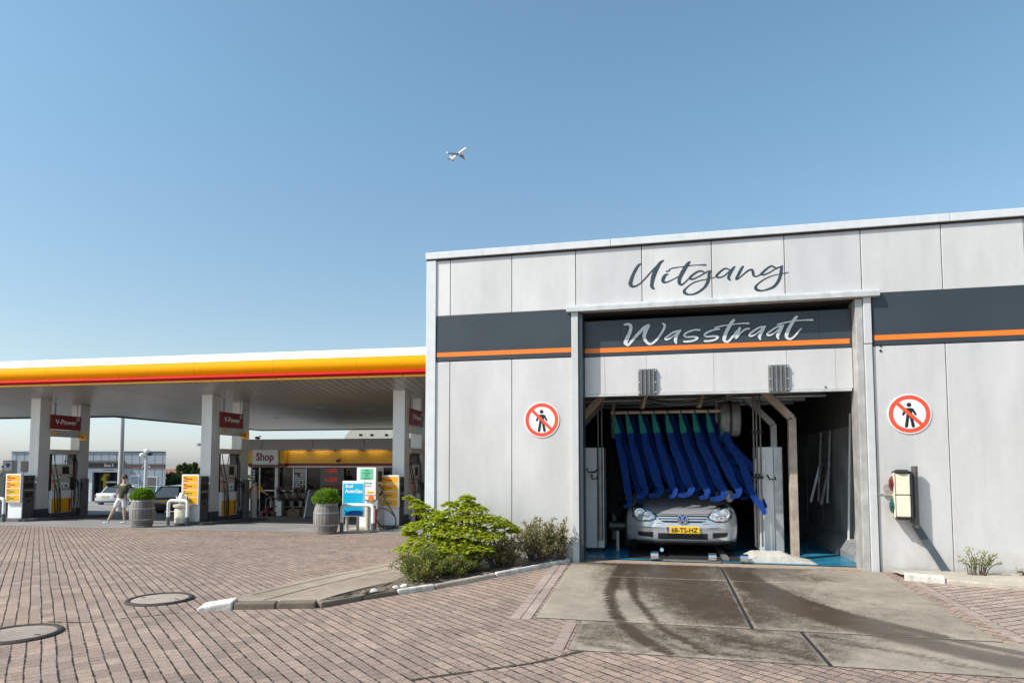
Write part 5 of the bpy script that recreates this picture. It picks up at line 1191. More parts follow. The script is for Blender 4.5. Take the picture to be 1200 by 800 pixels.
for u in (-8.2,-6.9,-5.5,-4.1,-2.7,-1.3,.1):
    mb=MB();mb.box(u-.45,u+.45,-.20,-.15,2.245,2.268);mb.build('fascia_lamp',M['lamp_warm'],shop)
mb=MB();mb.box(SU0,SU1,.3,.5,FL-.6,FL+.02);mb.build('plinth',M['terminal'],shop)
mb=MB();mb.box(SU0+.25,SU1-.25,.56,10.9,FL-.1,FL);mb.build('shop_floor',M['terminal'],shop)
for a,b in [(-10.85,-10.45),(-10.40,-9.50),(-9.30,-8.62),(-8.55,-7.98),(-7.86,-6.25),(-6.2,-4.4),(-4.35,-2.2),(-2.15,.2),(.25,2.6),(2.65,5.2)]:
    mb=MB();mb.box(a,b,.40,.42,FL+.03,1.40);mb.build('window',M['shop_pane'],shop)
mb=MB();mb.box(-9.48,-9.32,.16,.34,FL,1.40);mb.build('white_pillar',M['sign_white'],shop,bevel=.01)
mb=MB()
mb.box(-10.9,-8.6,.37,.45,.22,.28);mb.build('window_rail',M['galv'],shop)
for u in (-7.92,-10.43,-8.59,-6.22,-4.37,-2.17,.22,2.62):
    mb=MB();mb.box(u-.035,u+.035,.36,.46,FL,1.4);mb.build('mullion',M['galv'],shop)
# tiled notice grid in one window, seen as rows of pale cards
mb=MB();r=random.Random(4)
for i in range(7):
    for j in range(9):
        if r.random()<.85: mb.box(-8.53+.078*i,-8.53+.078*i+.055,.385,.398,.42+.105*j,.42+.105*j+.07)
cards=mb.build('window_cards',M['galv'],shop)
mb=MB()
for j in range(8): mb.box(-10.80,-10.70,.385,.398,.2+.14*j,.2+.14*j+.08)
mb.build('window_cards',M['sign_white'],shop)
t=sthing('shop_sign','white Shop sign with dark red letters over the shop entrance','sign',-9.72,7.68,0)
mb=MB();mb.box(-.68,.68,-.04,.06,1.53,2.27);mb.build('board',M['sign_white'],t,bevel=.015)
text('sign_text','Shop',.50,plain('shop_letter_red',(.25,.02,.03),.5),t,(0,-.045,1.90),bold=.016,sx=.95)
t=sthing('led_price_display','red LED price digits on a dark panel in the shop window','display',-6.5,8.32,0)
mb=MB();mb.box(-.62,.62,-.03,.03,.30,1.38);mb.build('panel',M['terminal'],t)
text('digits','1.599',.29,M['led'],t,(-.06,-.04,1.22),bold=.004);text('digits','1.259',.29,M['led'],t,(-.06,-.04,.80),bold=.004)
mb=MB();mb.box(-.5,.5,-.036,-.031,.34,.55);mb.build('maroon_strip',M['maroon'],t)
# goods behind the glass
mb=MB();r=random.Random(9)
for k in range(300):
    u=r.uniform(-10.8,1.5);z=r.choice([-.3,.05,.4,.75,1.1]);mb.box(u,u+r.uniform(.05,.2),1.0,1.2,z,z+r.uniform(.1,.28),r.randrange(5))
o=mb.build('shop_goods',[M['red_plastic'],M['price_yellow'],M['galv'],M['deep_blue'],M['wood']],loc=(*stn(0,8),0),rot=(0,0,CA));struct(o,'stuff');tag(o,'mixed goods on shelves behind the dark shop windows','goods')
t=sthing('shop_shelf','long dark shelf rack behind the shop windows','shelf',0,9.1,0)
mb=MB()
for z in (-.33,.02,.37,.72,1.07): mb.box(-10.8,1.8,-.15,.2,z,z+.025)
mb.build('boards',M['terminal'],t)
for u in (-10.8,-6.5,-2,1.75):
    mb=MB();mb.box(u,u+.05,-.12,.2,FL,1.35);mb.build('upright',M['terminal'],t)
def fixture(name,lab,cat,u,v,z,s=1.): 
    t=sthing(name,lab,cat,u,v,z);mb=MB();mb.lathe([(.05,-.16),(.065,-.15),(.065,.1),(.05,.12)],12,axis='y');mb.build('body',M['black_gloss'],t,smooth=40)
    mb=MB();mb.tube([(0,.05,-.02),(0,.12,.10),(0,.28,.10)],.02,7);mb.build('arm',M['black_gloss'],t);return t
fixture('security_camera','black security camera on the yellow shop fascia','camera',-5.9,7.72,1.72)
fixture('security_camera','black camera on the rim of the grey shop parapet','camera',-10.1,7.60,2.84)
t=sthing('security_camera','small white security camera on the left flank of the middle front column','camera',-7.78,.15,2.26)
mb=MB();mb.lathe([(.04,-.14),(.055,-.12),(.055,.1),(.04,.12)],12,axis='y');mb.build('body',M['hoop_white'],t,smooth=40)
mb=MB();mb.tube([(0,.02,0),(.08,.02,.06),(.14,.02,.06)],.02,7);mb.build('arm',M['hoop_white'],t)
# flower stand
def fz(u,v): return stz(u,v)
t=sthing('flower_stand','stepped wooden flower stand in front of the shop window','stand',-8.2,6.9)
mb=MB()
for (y0,y1,z) in ((-.25,.10,.44),(.12,.48,.80)): mb.box(-.85,1.15,y0,y1,z,z+.04)
mb.build('shelf_boards',M['wood'],t,bevel=.005)
for x in (-.83,.08,1.08):
    for (y0,z1) in ((-.22,.44),(.40,.80)):
        mb=MB();mb.box(x,x+.06,y0,y0+.06,0,z1);mb.build('leg',M['wood'],t)
mb=MB();mb.box(-.8,1.1,-.2,.4,.10,.13);mb.build('lower_shelf',M['wood'],t)
ru=random.Random(21)
spots=[(-.62,-.08,.48,0),(-.18,-.08,.48,1),(.42,-.08,.48,2),(.86,-.06,.48,3),(-.5,.3,.84,4),(-.05,.3,.84,5),(.38,.3,.84,6),(.8,.3,.84,7)]
cols=['pink','white and pink','small pink','pale pink','dark pink','pink and white','deep pink','rose']
for (x,y,z,k) in spots:
    u,v=-8.2+x,6.9+y;X,Y=stn(u,v)
    row='lower' if k<4 else 'upper';place=['leftmost','second','third','rightmost'][k%4]
    t=thing('flower_bucket','grey bucket of %s flowers, %s on the %s shelf of the flower stand'%(cols[k],place,row),'flowers',(X,Y,fz(-8.2,6.9)+z),CA,'flower buckets on the stand')
    mb=MB();mb.lathe([(.08,0),(.115,.24),(.12,.25),(.105,.24),(.075,.03)],14);mb.build('bucket',M['galv'],t,smooth=40)
    st=MB();pf=MB()
    for i in range(26):
        a=ru.uniform(0,6.28);q=ru.uniform(.02,.17);tip=Vector((q*math.cos(a),q*math.sin(a),ru.uniform(.33,.5)))
        st.tube([(tip.x*.3,tip.y*.3,.15),tuple(tip)],.004,4)
        for j in range(5): leaf(pf,tip,rv(ru)+Vector((0,0,.5)),Vector((0,0,1)),.05,.03)
        leaf(st,tip*.8,rv(ru),Vector((0,0,1)),.09,.03)
    st.build('stalks',M['leaf_tree'],t);pf.build('blooms',M['flower_pink'],t,fix=False)
t=sthing('litter_bin','grey square litter bin standing before the flower stand','bin',-8.15,6.45)
mb=MB();mb.box(-.13,.13,-.13,.13,.03,.72);mb.build('body',M['galv'],t,bevel=.02)
mb=MB();mb.box(-.14,.14,-.14,.14,.73,.80);mb.build('lid',M['terminal'],t,bevel=.02)
t=sthing('wooden_crate','brown wooden crate under the right half of the flower stand','crate',-7.55,6.75)
mb=MB()
for k in range(4): mb.box(-.3,.3,-.18,-.16,.02+.09*k,.09+.09*k);mb.box(-.3,.3,.16,.18,.02+.09*k,.09+.09*k)
mb.build('slats',M['wood'],t)
mb=MB();mb.box(-.3,.3,-.18,.18,0,.018);mb.build('floor_board',M['wood'],t)
t=sthing('grey_chest','large grey sloping chest standing behind the right barrel planter','chest',-5.7,5.9)
mb=MB();mb.prism([(-.35,.05),(.35,.05),(.35,1.22),(.05,1.22)],-.72,.75,axis='x');b=mb.build('body',M['terminal'],t,bevel=.02)
mb=MB();mb.prism([(-.37,.03),(.37,.03),(.37,1.25),(.04,1.25)],-.80,-.725,axis='x');mb.build('pale_end',M['galv'],t,bevel=.01)
mb=MB();mb.box(-.7,.7,-.3,.3,0,.05);mb.build('foot',M['black_rubber'],t)
t=sthing('hand_cart','small red two wheeled cart by the shop entrance pillar','cart',-8.75,6.3)
mb=MB();mb.box(-.11,.11,-.10,.10,.14,.38);mb.build('body',M['maroon'],t,bevel=.04)
mb=MB();mb.tube([(-.12,.1,.4),(-.12,.16,.85),(.12,.16,.85),(.12,.1,.4)],.015,7);mb.build('handle',M['galv'],t)
for s in (-1,1):
    mb=MB();mb.lathe([(.03,-.03),(.10,-.03),(.10,.03),(.03,.03)],16,c=(s*.14,0,.10),axis='x');mb.build('wheel',M['black_rubber'],t,smooth=40)

# ------------------------------------------------------------------ people
def skinned(name,verts,edges,mat,parent,sub=2):
    me=bpy.data.meshes.new(name);me.from_pydata([v[:3] for v in verts],edges,[]);o=bpy.data.objects.new(name,me);COL.objects.link(o)
    md=o.modifiers.new('skin','SKIN');md.use_smooth_shade=True
    for i,v in enumerate(verts):
        sv=me.skin_vertices[0].data[i];r=v[3];sv.radius=r if isinstance(r,tuple) else (r,r);sv.use_root=(i==0)
    m2=o.modifiers.new('sub','SUBSURF');m2.levels=sub;m2.render_levels=sub
    bpy.context.view_layer.update()
    e=bpy.data.meshes.new_from_object(o.evaluated_get(bpy.context.evaluated_depsgraph_get()));bpy.data.objects.remove(o)
    e.materials.clear();e.materials.append(mat);e.shade_smooth();e.name=name
    n=bpy.data.objects.new(name,e);COL.objects.link(n);n.parent=parent;return n
def person(label,loc,rz,J,mats,scale=1.,short=True,jacket=None):
    """J: joints (x,y,z): head,neck,chest,pelvis, shoulderL/R, elbowL/R, handL/R, hipL/R, kneeL/R, ankleL/R, toeL/R"""
    t=thing('person',label,'person',loc,rz);V=[];E=[]
    def a(p,r,frm=None):
        V.append((*p,r));i=len(V)-1
        if frm is not None:E.append((frm,i))
        return i
    L=lambda p,q,f: tuple(lerp(x,y,f) for x,y in zip(p,q))
    pe=a(J['pelvis'],(.135,.10));wa=a(L(J['pelvis'],J['chest'],.5),(.125,.092),pe);ch=a(J['chest'],(.145,.10),wa);nk=a(J['neck'],.052,ch)
    hd=J['head'];a0=a(L(J['neck'],hd,.55),(.062,.07),nk);a1=a(hd,(.078,.095),a0);a2=a((hd[0],hd[1],hd[2]+.075),(.062,.075),a1)
    for s in 'LR':
        sh=a(J['sh'+s],.058,ch);m=a(L(J['sh'+s],J['el'+s],.5),.047,sh);el=a(J['el'+s],.038,m);fm=a(L(J['el'+s],J['ha'+s],.4),.038,el);wr=a(L(J['el'+s],J['ha'+s],.88),.026,fm)
        pl=a(J['ha'+s],(.034,.020),wr);d=Vector(J['ha'+s])-Vector(J['el'+s]);d.normalize();sd=d.orthogonal().normalized()
        for k in range(4):
            b=Vector(J['ha'+s])+sd*(.024*(k-1.5))+d*.035;ln=(.055,.07,.072,.06)[k];i=a(tuple(b),.0095,pl);i=a(tuple(b+d*ln*.55),.009,i);a(tuple(b+d*ln+Vector((0,0,-.012))),.007,i)
        b=Vector(J['ha'+s])+sd*.045;i=a(tuple(b),.011,pl);a(tuple(b+d*.045+sd*.01),.009,i)
        hp=a(J['hi'+s],.088,pe);th=a(L(J['hi'+s],J['kn'+s],.45),.074,hp);kn=a(J['kn'+s],.052,th);ca=a(L(J['kn'+s],J['an'+s],.3),.055,kn);an=a(J['an'+s],.034,ca);a(L(J['an'+s],J['to'+s],.7),(.036,.03),an)
    skinned('body',V,E,mats['skin'],t)
    hm=MB();c=Vector(hd)+Vector((0,0,.045));f=Vector(J.get('face',(0,1,0))).normalized()
    P=[]
    for i in range(9):
        row=[]
        for j in range(18):
            th,ph=math.pi*i/8*.72,2*math.pi*j/18;d=Vector((math.sin(th)*math.cos(ph),math.sin(th)*math.sin(ph),math.cos(th)))
            k=1.0 if d.dot(f)<.45 or d.z>.55 else .80
            row.append(tuple(c+Vector((d.x*.096,d.y*.108,d.z*.105))*k))
        P.append(row)
    hm.grid(P,closed_u=True);hm.build('hair',mats['hair'],t,smooth=80)
    mb=MB();n=Vector(hd)+f*.10;mb.tube([tuple(n+Vector((0,0,.02))),tuple(n+f*.022+Vector((0,0,-.015))),tuple(n+Vector((0,0,-.025)))],[.008,.014,.010],7)
    s=f.cross(Vector((0,0,1))).normalized()
    for k in (-1,1):
        e=Vector(hd)+s*k*.088;mb.tube([tuple(e+Vector((0,0,.03))),tuple(e+s*k*.014),tuple(e+Vector((0,0,-.03)))],[.008,.014,.008],6)
    mb.build('nose_and_ears',mats['skin'],t,smooth=80)
    mb=MB()
    for k in (-1,1):
        e=Vector(hd)+f*.092+s*k*.032+Vector((0,0,.02));mb.lathe([(.003,-.009),(.010,0),(.003,.009)],8,c=tuple(e))
    mb.build('eyes',M['ink'],t)
    # shirt
    V=[];E=[]
    i0=a((J['pelvis'][0],J['pelvis'][1],J['pelvis'][2]-.05),(.168,.13));i0=a(L(J['pelvis'],J['chest'],.12),(.162,.128),i0);i1=a(L(J['pelvis'],J['chest'],.5),(.150,.115),i0);i2=a(J['chest'],(.168,.122),i1);i3=a(L(J['chest'],J['neck'],.55),(.10,.085),i2)
    for s in 'LR':
        q=a(J['sh'+s],.074,i2);e=.62 if short else .98;m=a(L(J['sh'+s],J['el'+s],e*.6),.068,q);m=a(L(J['sh'+s],J['el'+s],e),.062 if short else .05,m)
        if not short: a(L(J['el'+s],J['ha'+s],.85),.042,m)
    skinned('shirt' if short else 'jacket',V,E,mats['shirt'],t)
    V=[];E=[]
    i0=a((J['pelvis'][0],J['pelvis'][1],J['pelvis'][2]+.06),(.145,.115));i1=a(J['pelvis'],(.155,.122),i0)
    for s in 'LR':
        q=a(J['hi'+s],.108,i1);e=.9 if short else 1.;m=a(L(J['hi'+s],J['kn'+s],.5),.098,q);m=a(L(J['hi'+s],J['kn'+s],e),.085 if short else .07,m)
        if not short: m=a(L(J['kn'+s],J['an'+s],.5),.064,m);a(L(J['kn'+s],J['an'+s],.97),.058,m)
    skinned('shorts' if short else 'trousers',V,E,mats['legs'],t)
    for s in 'LR':
        an=Vector(J['an'+s]);to=Vector(J['to'+s]);V=[];E=[];d=(to-an);d.z=0;d.normalize()
        i=a(tuple(an-d*.05+Vector((0,0,-.015))),(.042,.04));i=a(tuple(an+d*.04+Vector((0,0,-.02))),(.046,.042),i);i=a(tuple(an.lerp(to,.65)+Vector((0,0,.0))),(.046,.034),i);a(tuple(to),(.036,.024),i)
        sh=skinned('shoe',V,E,mats['shoe'],t,1)
        mb=MB();p=an+d*.02;mb.tube([tuple(p+Vector((0,0,.01))),tuple(p+d*.07+Vector((0,0,-.012)))],[.048,.046],10);mb.build('shoe_upper',mats['shoe2'],sh,smooth=60)
    t.scale=(scale,)*3;return t
JW=dict(head=(.03,.03,1.615),neck=(.03,.0,1.475),chest=(.04,0,1.27),pelvis=(.0,0,.93),shL=(-.15,.0,1.395),shR=(.225,.0,1.395),elL=(-.215,.06,1.15),haL=(-.32,.20,1.07),elR=(.27,.0,1.12),haR=(.25,.10,.93),
 hiL=(-.095,.0,.88),hiR=(.085,0,.88),knL=(-.31,.02,.50),anL=(-.47,-.06,.085),toL=(-.66,.0,.04),knR=(.055,.02,.49),anR=(.09,.0,.085),toR=(-.09,.09,.03),face=(-.35,1,0))
X,Y=stn(-9.98,-.95)
person('person in olive T shirt and white shorts walking away beside the left barrel planter',(X,Y,gz(X,Y)+.01),R(12),JW,dict(skin=M['skin'],hair=M['hair'],shirt=M['olive_shirt'],legs=M['white_shorts'],shoe=M['shoe'],shoe2=M['shoe_teal']))
JR=dict(head=(0,-.02,1.615),neck=(0,0,1.475),chest=(0,0,1.27),pelvis=(0,0,.93),shL=(-.18,0,1.395),shR=(.18,0,1.395),elL=(-.24,-.02,1.13),haL=(-.22,-.12,.92),elR=(.33,-.06,1.20),haR=(.54,-.16,1.08),
 hiL=(-.09,0,.88),hiR=(.09,0,.88),knL=(-.10,-.02,.49),anL=(-.11,.02,.085),toL=(-.12,-.18,.03),knR=(.11,-.02,.49),anR=(.12,.02,.085),toR=(.15,-.18,.03),face=(.5,-1,0))
X,Y=stn(-9.22,6.1)
pr=person('person in red jacket with yellow sleeve reaching out beside the shop entrance, behind a bollard',(X,Y,gz(X,Y)+.01),R(20),JR,dict(skin=M['skin'],hair=plain('black_hair',(.02,.016,.014),.6),shirt=M['red_jacket'],legs=M['dark_trousers'],shoe=M['black_rubber'],shoe2=M['black_rubber']),.96,False)
mb=MB();mb.tube([(.19,-.02,1.43),(.335,-.08,1.22),(.47,-.14,1.13)],[.085,.066,.052],10);mb.build('yellow_sleeve_stripe',M['yellow_jacket'],pr,smooth=60)

# ------------------------------------------------------------------ beyond the station
YAW=math.atan(167/750.);FX,FY=-math.sin(YAW),math.cos(YAW);RX,RY_=math.cos(YAW),math.sin(YAW)
def far(a,d): return (RX*a+FX*d,RY_*a+FY*d)   # a metres right of the view axis, d metres ahead
D=60.;K=D/750
def bx(p): return (p-600)*K
def bz(p): return 1.5+(545-p)*K
x,y=far(0,D);bt=thing('garage_building','blue grey clad car workshop with dark strip band and open garage door beyond the station','building',(x,y,0),YAW)
gB=-2.6
mb=MB();
SK=-7.6
for a,b,z0,z1 in ((bx(14),bx(111),gB,bz(528.5)),(bx(111),bx(146),bz(553),bz(528.5)),(bx(146),bx(195),gB,bz(530))): mb.prism([(a,0),(b,0),(b+SK,14),(a+SK,14)],z0,z1,axis='z')
mb.box(bx(111)-4,bx(146)-2,5,5.2,gB,bz(553));mb.build('wall',M['sky_grey_building'],bt)
mb=MB();
for p in range(20,195,9): mb.box(bx(p),bx(p)+.03,-.012,.002,gB,bz(531))
mb.build('cladding_seam',M['plinth'],bt)
mb=MB();mb.prism([(bx(13.5),-.15),(bx(195.5),-.15),(bx(195.5)+SK,14),(bx(13.5)+SK,14)],bz(529),bz(527.6),axis='z');mb.build('roof_edge',M['pale_cladding'],bt)
mb=MB();mb.box(bx(84),bx(146.5),-.9,-.02,bz(541.5),bz(539.5));mb.build('door_canopy',M['terminal'],bt)
mb=MB();mb.box(bx(84),bx(146),-.07,-.02,bz(547),bz(543));mb.build('name_band',M['plinth'],bt)
mb=MB();mb.box(bx(148),bx(194),-.07,-.02,bz(547.5),bz(543.5));mb.build('strip_window',M['shop_glass'],bt)
mb=MB();mb.box(bx(84),bx(146),-.075,-.02,bz(548),bz(547.1));mb.box(bx(148),bx(194),-.075,-.02,bz(548.3),bz(547.6));mb.build('red_line',M['roof_tile'],bt)
text('name_text','Box 3',.36,M['sign_white'],bt,(bx(129),-.08,bz(545)),bold=.012)
mb=MB();mb.box(bx(84),bx(146),-.03,-.015,bz(553),bz(549));mb.build('pale_band',M['pale_cladding'],bt)
mb=MB();mb.box(bx(122),bx(135),-.036,-.031,bz(551),bz(550.2));mb.build('small_lettering',M['plinth'],bt)
mb=MB();mb.box(bx(105),bx(110.5),-.12,.1,gB,bz(553));mb.build('white_post',M['pale_cladding'],bt)
mb=MB();mb.box(bx(171),bx(186),-.05,-.015,gB,bz(558));f=mb.build('side_door',M['pale_cladding'],bt)
mb=MB();mb.box(bx(172.5),bx(184.5),-.07,-.052,gB,bz(559));mb.build('shutter',M['terminal'],f)
mb=MB();mb.box(bx(154),bx(165),-.05,-.015,gB,bz(556));f=mb.build('side_door',M['pale_cladding'],bt)
mb=MB();mb.box(bx(155),bx(163.5),-.07,-.052,gB,bz(558));mb.build('leaf',M['sky_grey_building'],f)
mb=MB();mb.box(bx(26),bx(34),-.06,-.015,bz(552),bz(540));mb.build('window',M['shop_glass'],bt)
t=thing('yellow_hoist','yellow vehicle hoist arm inside the far garage door','hoist',(*far(bx(118.5),D+.8),-2.1),YAW)
mb=MB();mb.box(-.12,.12,-.12,.12,0,2.6);mb.build('post',M['yellow_pole'],t)
mb=MB();mb.tube([(-.3,0,2.2),(0,0,2.75),(.35,0,2.7)],.16,8);mb.build('arm',M['yellow_pole'],t)
mb=MB();mb.box(.1,1.1,-.05,.05,1.95,2.1);mb.build('pale_bar',M['beige_building'],t)
def mast(label,px,d,z1,r0,r1,cat,name):
    x,y=far((px-600)*d/750,d);g=gz(x,y);t=thing(name,label,cat,(x,y,g),YAW)
    mb=MB();mb.cyl((0,0,0),(0,0,z1-g),r0,r1,12);mb.build('pole',M['lamp_white'],t,smooth=60);return t,z1-g
t,h=mast('tall pale lamp mast rising behind the canopy edge',142.5,36.,6.6,.16,.08,'street lamp','street_lamp')
mb=MB();mb.beam((0,0,h),(.9,-.3,h+.12),.08,.06);mb.build('arm',M['lamp_white'],t)
mb=MB();mb.box(.7,1.3,-.42,-.12,h+.10,h+.2);mb.build('lamp_head',M['terminal'],t,bevel=.03)
t,h=mast('white camera pole with three camera heads and side struts',172,42.,2.2,.12,.10,'camera pole','camera_pole')
for (dx,dz,mt) in ((-.24,-.03,'hoop_white'),(.03,.22,'hoop_white'),(.26,.07,'black_gloss')):
    mb=MB();mb.lathe([(.05,-.16),(.14,-.11),(.15,.08),(.07,.18)],12,c=(dx,-.05,h+dz),axis='y');mb.build('camera_head',M[mt],t,smooth=50)
for s in (-1,1):
    mb=MB();mb.beam((0,0,h-.55),(s*.28,-.02,h-.85),.04,.04);mb.build('strut',M['lamp_white'],t)
x,y=far((8-600)*34/750,34);g=gz(x,y);t=thing('low_wall','low grey boundary wall at the left photo edge','wall',(x,y,g),YAW)
mb=MB();mb.box(-9,.42,-.1,.1,-.3,.98-g);mb.build('wall_body',M['shop_fascia'],t)
mb=MB();mb.box(-9.05,.46,-.14,.14,.985-g,1.05-g);mb.build('coping',M['terminal'],t)
t=thing('logo_box','square grey box sign with a blue gem emblem above the low wall','sign',(*far((13.2-600)*33.6/750,33.6),0),YAW)
mb=MB();mb.box(-.28,.26,-.15,.15,.9,1.76);b=mb.build('box',M['shop_fascia'],t,bevel=.02)
mb=MB();mb.box(-.20,.19,-.156,-.151,1.22,1.70);f=mb.build('white_face',M['sign_white'],b)
mb=MB();mb.prism([(-.14,1.54),(-.07,1.62),(.06,1.62),(.13,1.54),(.02,1.38),(-.03,1.38)],-.163,-.158);mb.build('blue_emblem',M['deep_blue'],f)
mb=MB();mb.box(-.2,.2,-.1,.1,-1.3,.9);mb.build('post',M['terminal'],t)
x,y=far((468-600)*50/750,46);t=thing('beige_building','beige gabled building with tiny windows showing above the shop roof','building',(x,y,0),YAW)
mb=MB();mb.prism([(-3.35,-2.5),(6,-2.5),(6,6.4),(-2.45,6.4),(-2.75,4.2),(-3.25,3.5)],0,9);mb.build('wall',M['beige_building'],t)
mb=MB()
for u in (-2.2,-1.4,-.35,.6): mb.box(u,u+.22,-.02,.0,3.62,3.75)
mb.build('window',M['shop_glass'],t)
def farhouse(label,px,d,w,zt,dep=6):
    x,y=far((px-600)*d/750,d);g=gz(x,y);t=thing('house',label,'house',(x,y,0),YAW+.15)
    mb=MB();mb.box(-w/2,w/2,0,dep,g,zt-1.4);mb.build('wall',M['brickwall'],t)
    mb=MB();mb.prism([(-.3,zt-1.45),(dep+.3,zt-1.45),(dep/2,zt)],-w/2-.2,w/2+.2,axis='x');r=mb.build('roof',M['roof_tile'],t)
    mb=MB();mb.box(w*.2,w*.2+.5,dep/2-.25,dep/2+.25,zt-.5,zt+.5);mb.build('chimney',M['brickwall'],r)
    for u in (-w*.25,w*.2):
        mb=MB();mb.box(u-.4,u+.4,-.03,.0,g+.9,g+1.9);mb.build('window',M['shop_glass'],t)
farhouse('far brick house with a red roof just right of the workshop',199,86.,6.,1.0)
farhouse('far brick house with a red roof behind the olive bush and conifers',213,84.,5.,.2)
def tree(label,px,d,zt,w,mat,seed,kind='round',name='tree'):
    x,y=far((px-600)*d/750,d);g=gz(x,y);h=zt-g;r=random.Random(seed);t=thing(name,label,'tree',(x,y,g),0,'trees beyond the station')
    mb=MB();mb.tube([(0,0,0),(.05,0,h*.4),(0,.03,h*.85)],[.12,.09,.03],7)
    for k in range(6):
        a=r.uniform(0,6.28);z=h*r.uniform(.3,.7);mb.tube([(0,0,z),(w*.35*math.cos(a),w*.35*math.sin(a),z+h*.15)],[.04,.015],5)
    mb.build('trunk',M['bark'],t);lf=MB();cl=[]
    for k in range(22):
        f=r.random();z=h*(.18+.8*f);rad=w*.5*((1-f)**.7 if kind=='cone' else math.sin(math.pi*min(.98,.2+.75*f)));a=r.uniform(0,6.28);q=rad*math.sqrt(r.random());cl.append((q*math.cos(a),q*math.sin(a),z,max(.15,rad*.45)))
    for (cx,cy,cz,cr) in cl:
        for _ in range(46):
            p=Vector((cx,cy,cz))+rv(r,cr);leaf(lf,p,rv(r)+Vector((0,0,.2)),Vector((0,0,1))+rv(r,.5),.34,.20)
    lf.build('crown',mat,t,fix=False)
for (px,d,zt,w,m,s,k,lab) in [(203,70,.75,1.9,'leaf_olive',1,'round','pale olive round bush tree right of the workshop'),(211,78,1.35,1.3,'leaf_tree',2,'cone','slim dark conifer behind the olive bush tree'),(217,78,1.75,1.5,'leaf_tree',3,'cone','tallest dark conifer left of the middle price board'),(223,80,1.45,1.2,'leaf_tree',4,'cone','short dark conifer between two taller ones by the price board'),(229,78,1.7,1.2,'leaf_tree',5,'cone','dark narrow conifer directly above the middle price board'),(234,80,1.5,1.3,'leaf_tree',6,'cone','dark conifer touching the middle front column'),(207,68,.1,2.6,'leaf_tree',7,'round','low green hedge bush under the conifers')]:
    tree(lab,px,d,zt,w,M[m],s,k)
# far tree line closing the horizon
mb=MB();r=random.Random(77)
for k in range(5200):
    a=r.uniform(-260,260);d=r.uniform(165,180);h=2.2+1.6*math.sin(a*.09)+1.2*math.sin(a*.31+1);x,y=far(a,d);z=-2.4+abs(r.gauss(0,.5))*max(1.4,h)
    leaf(mb,Vector((x,y,z)),rv(r),Vector((0,0,1))+rv(r,.5),1.5,1.1)
o=mb.build('far_wood',M['leaf_tree'],fix=False);struct(o,'stuff');tag(o,'low far belt of trees along the horizon','wood')

# ------------------------------------------------------------------ airliner
pl=thing('airliner','small white airliner with dark wings high in the blue sky','aircraft',(0,0,0))
mb=MB();prof=[(.05,-18.6),(.9,-17),(1.6,-13),(1.95,-8),(1.98,0),(1.98,11),(1.75,15),(1.2,17.4),(.1,18.8)]
mb.lathe([(r,y) for r,y in prof],20,axis='y');mb.build('fuselage',M['plane_white'],pl,smooth=60)
for s in (-1,1):
    mb=MB();mb.prism([(s*1.7,4.5),(s*17,-3.6),(s*17,-5.2),(s*5.5,-2.3),(s*1.7,-2.6)],-1.15,-.75,axis='z');w=mb.build('wing',M['plane_grey'],pl)
    mb=MB();mb.prism([(s*17,-3.6),(s*17.1,-5.2),(s*17.3,-5.6),(s*17.2,-4.4)],-.9,1.1,axis='z');mb.build('winglet',M['plane_white'],w)
    mb=MB();mb.lathe([(.75,1.2),(1.0,3.0),(1.0,4.2),(.8,5.2)],14,c=(s*5.6,0,-2.0),axis='y');mb.build('engine',M['plane_grey'],w,smooth=50)
    mb=MB();mb.prism([(s*.8,-14.2),(s*6.2,-17.4),(s*6.2,-18.5),(s*.6,-17.6)],.4,.6,axis='z');mb.build('tailplane',M['plane_grey'],pl)
mb=MB();mb.prism([(-13,1.5),(-17,7.2),(-18.8,7.2),(-17.6,1.2)],-.2,.2,axis='x');mb.build('tail_fin',plain('tail_fin_paint',(.75,.45,.36),.4),pl)
PT=math.atan(45/750.);fwv=Vector((FX*math.cos(PT),FY*math.cos(PT),math.sin(PT)));rtv=Vector((RX,RY_,0));upv=rtv.cross(fwv)
def cw(a,b,c): return (rtv*a+upv*b-fwv*c).normalized()
f=cw(17.5,4.9,17.9);w=cw(-18.5,-.6,17.9);upp=w.cross(f).normalized();w=f.cross(upp).normalized()
mt=Matrix((w,f,upp)).transposed().to_4x4();dirv=(fwv+rtv*((537-600)/750)+upv*((500-181)/750))
mt.translation=Vector((0,0,1.5))+dirv*930;pl.matrix_world=mt

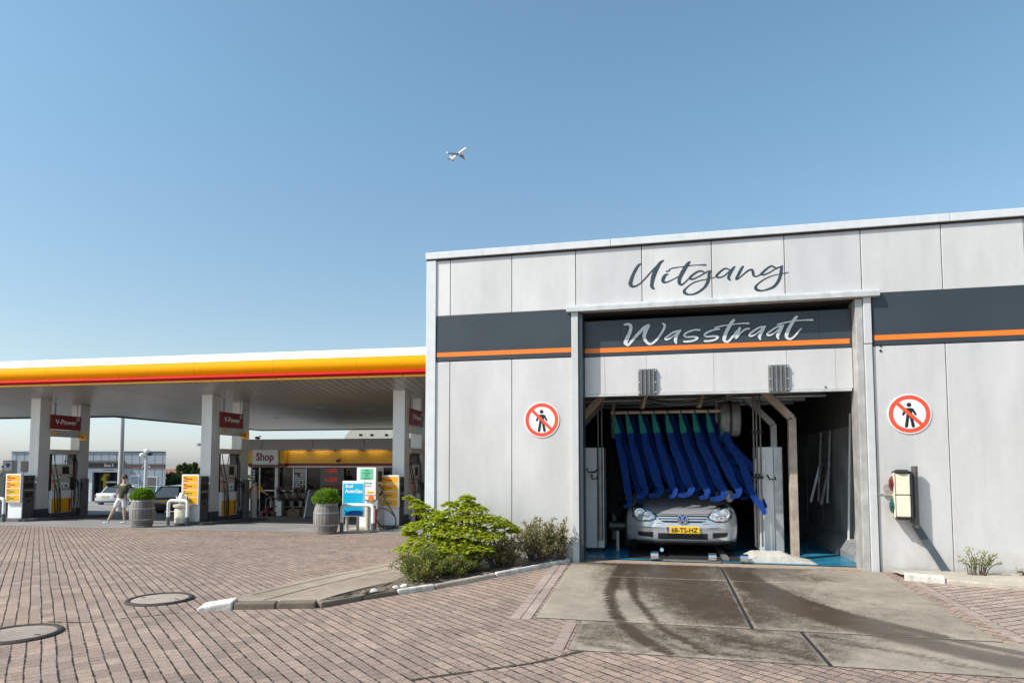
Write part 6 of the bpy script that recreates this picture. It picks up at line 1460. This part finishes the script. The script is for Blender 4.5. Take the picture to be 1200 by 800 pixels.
# ------------------------------------------------------------------ light, sky, camera
AZ,EL=53.,45.
S=Vector((-math.sin(R(AZ))*math.cos(R(EL)),-math.cos(R(AZ))*math.cos(R(EL)),math.sin(R(EL))))
sl=bpy.data.lights.new('sun','SUN');sl.energy=4.2;sl.angle=R(.5);sl.color=(1,.955,.89);so=bpy.data.objects.new('sun',sl);COL.objects.link(so);so.rotation_euler=(-S).to_track_quat('-Z','Y').to_euler();so.location=(-20,-20,30)
wd=bpy.data.worlds.new('World');scene.world=wd;wd.use_nodes=True;nt=wd.node_tree;bg=nt.nodes['Background']
sk=nt.nodes.new('ShaderNodeTexSky');sk.sky_type='NISHITA';sk.sun_disc=False;sk.sun_elevation=R(EL);sk.sun_rotation=R(180+AZ);sk.air_density=1.;sk.dust_density=.9;sk.ozone_density=1.;sk.altitude=0
tn=nt.nodes.new('ShaderNodeMixRGB');tn.blend_type='MULTIPLY';tn.inputs[0].default_value=1;tc=nt.nodes.new('ShaderNodeTexCoord');sx=nt.nodes.new('ShaderNodeSeparateXYZ');nt.links.new(tc.outputs['Generated'],sx.inputs[0]);cr=nt.nodes.new('ShaderNodeValToRGB');nt.links.new(sx.outputs[2],cr.inputs[0]);el=cr.color_ramp.elements;el.new(.15);el[0].position=0;el[0].color=(.77,.83,1.08,1);el[1].color=(.89,.88,.80,1);el[2].position=.48;el[2].color=(.94,1.12,1.03,1);nt.links.new(cr.outputs[0],tn.inputs[2]);nt.links.new(sk.outputs[0],tn.inputs[1])
nt.links.new(tn.outputs[0],bg.inputs[0]);bg.inputs[1].default_value=.15
cam=bpy.data.cameras.new('camera');cam.sensor_width=36;cam.lens=36*750/1200;cam.shift_x=0;cam.shift_y=100/1200;cam.clip_start=.05;cam.clip_end=9000
co=bpy.data.objects.new('camera',cam);COL.objects.link(co);co.location=(0,0,1.5);co.rotation_euler=(R(90)+PT,0,YAW);scene.camera=co
scene.view_settings.view_transform='Standard';scene.view_settings.look='None';scene.view_settings.exposure=.35;scene.view_settings.gamma=1
scene.render.engine='CYCLES'
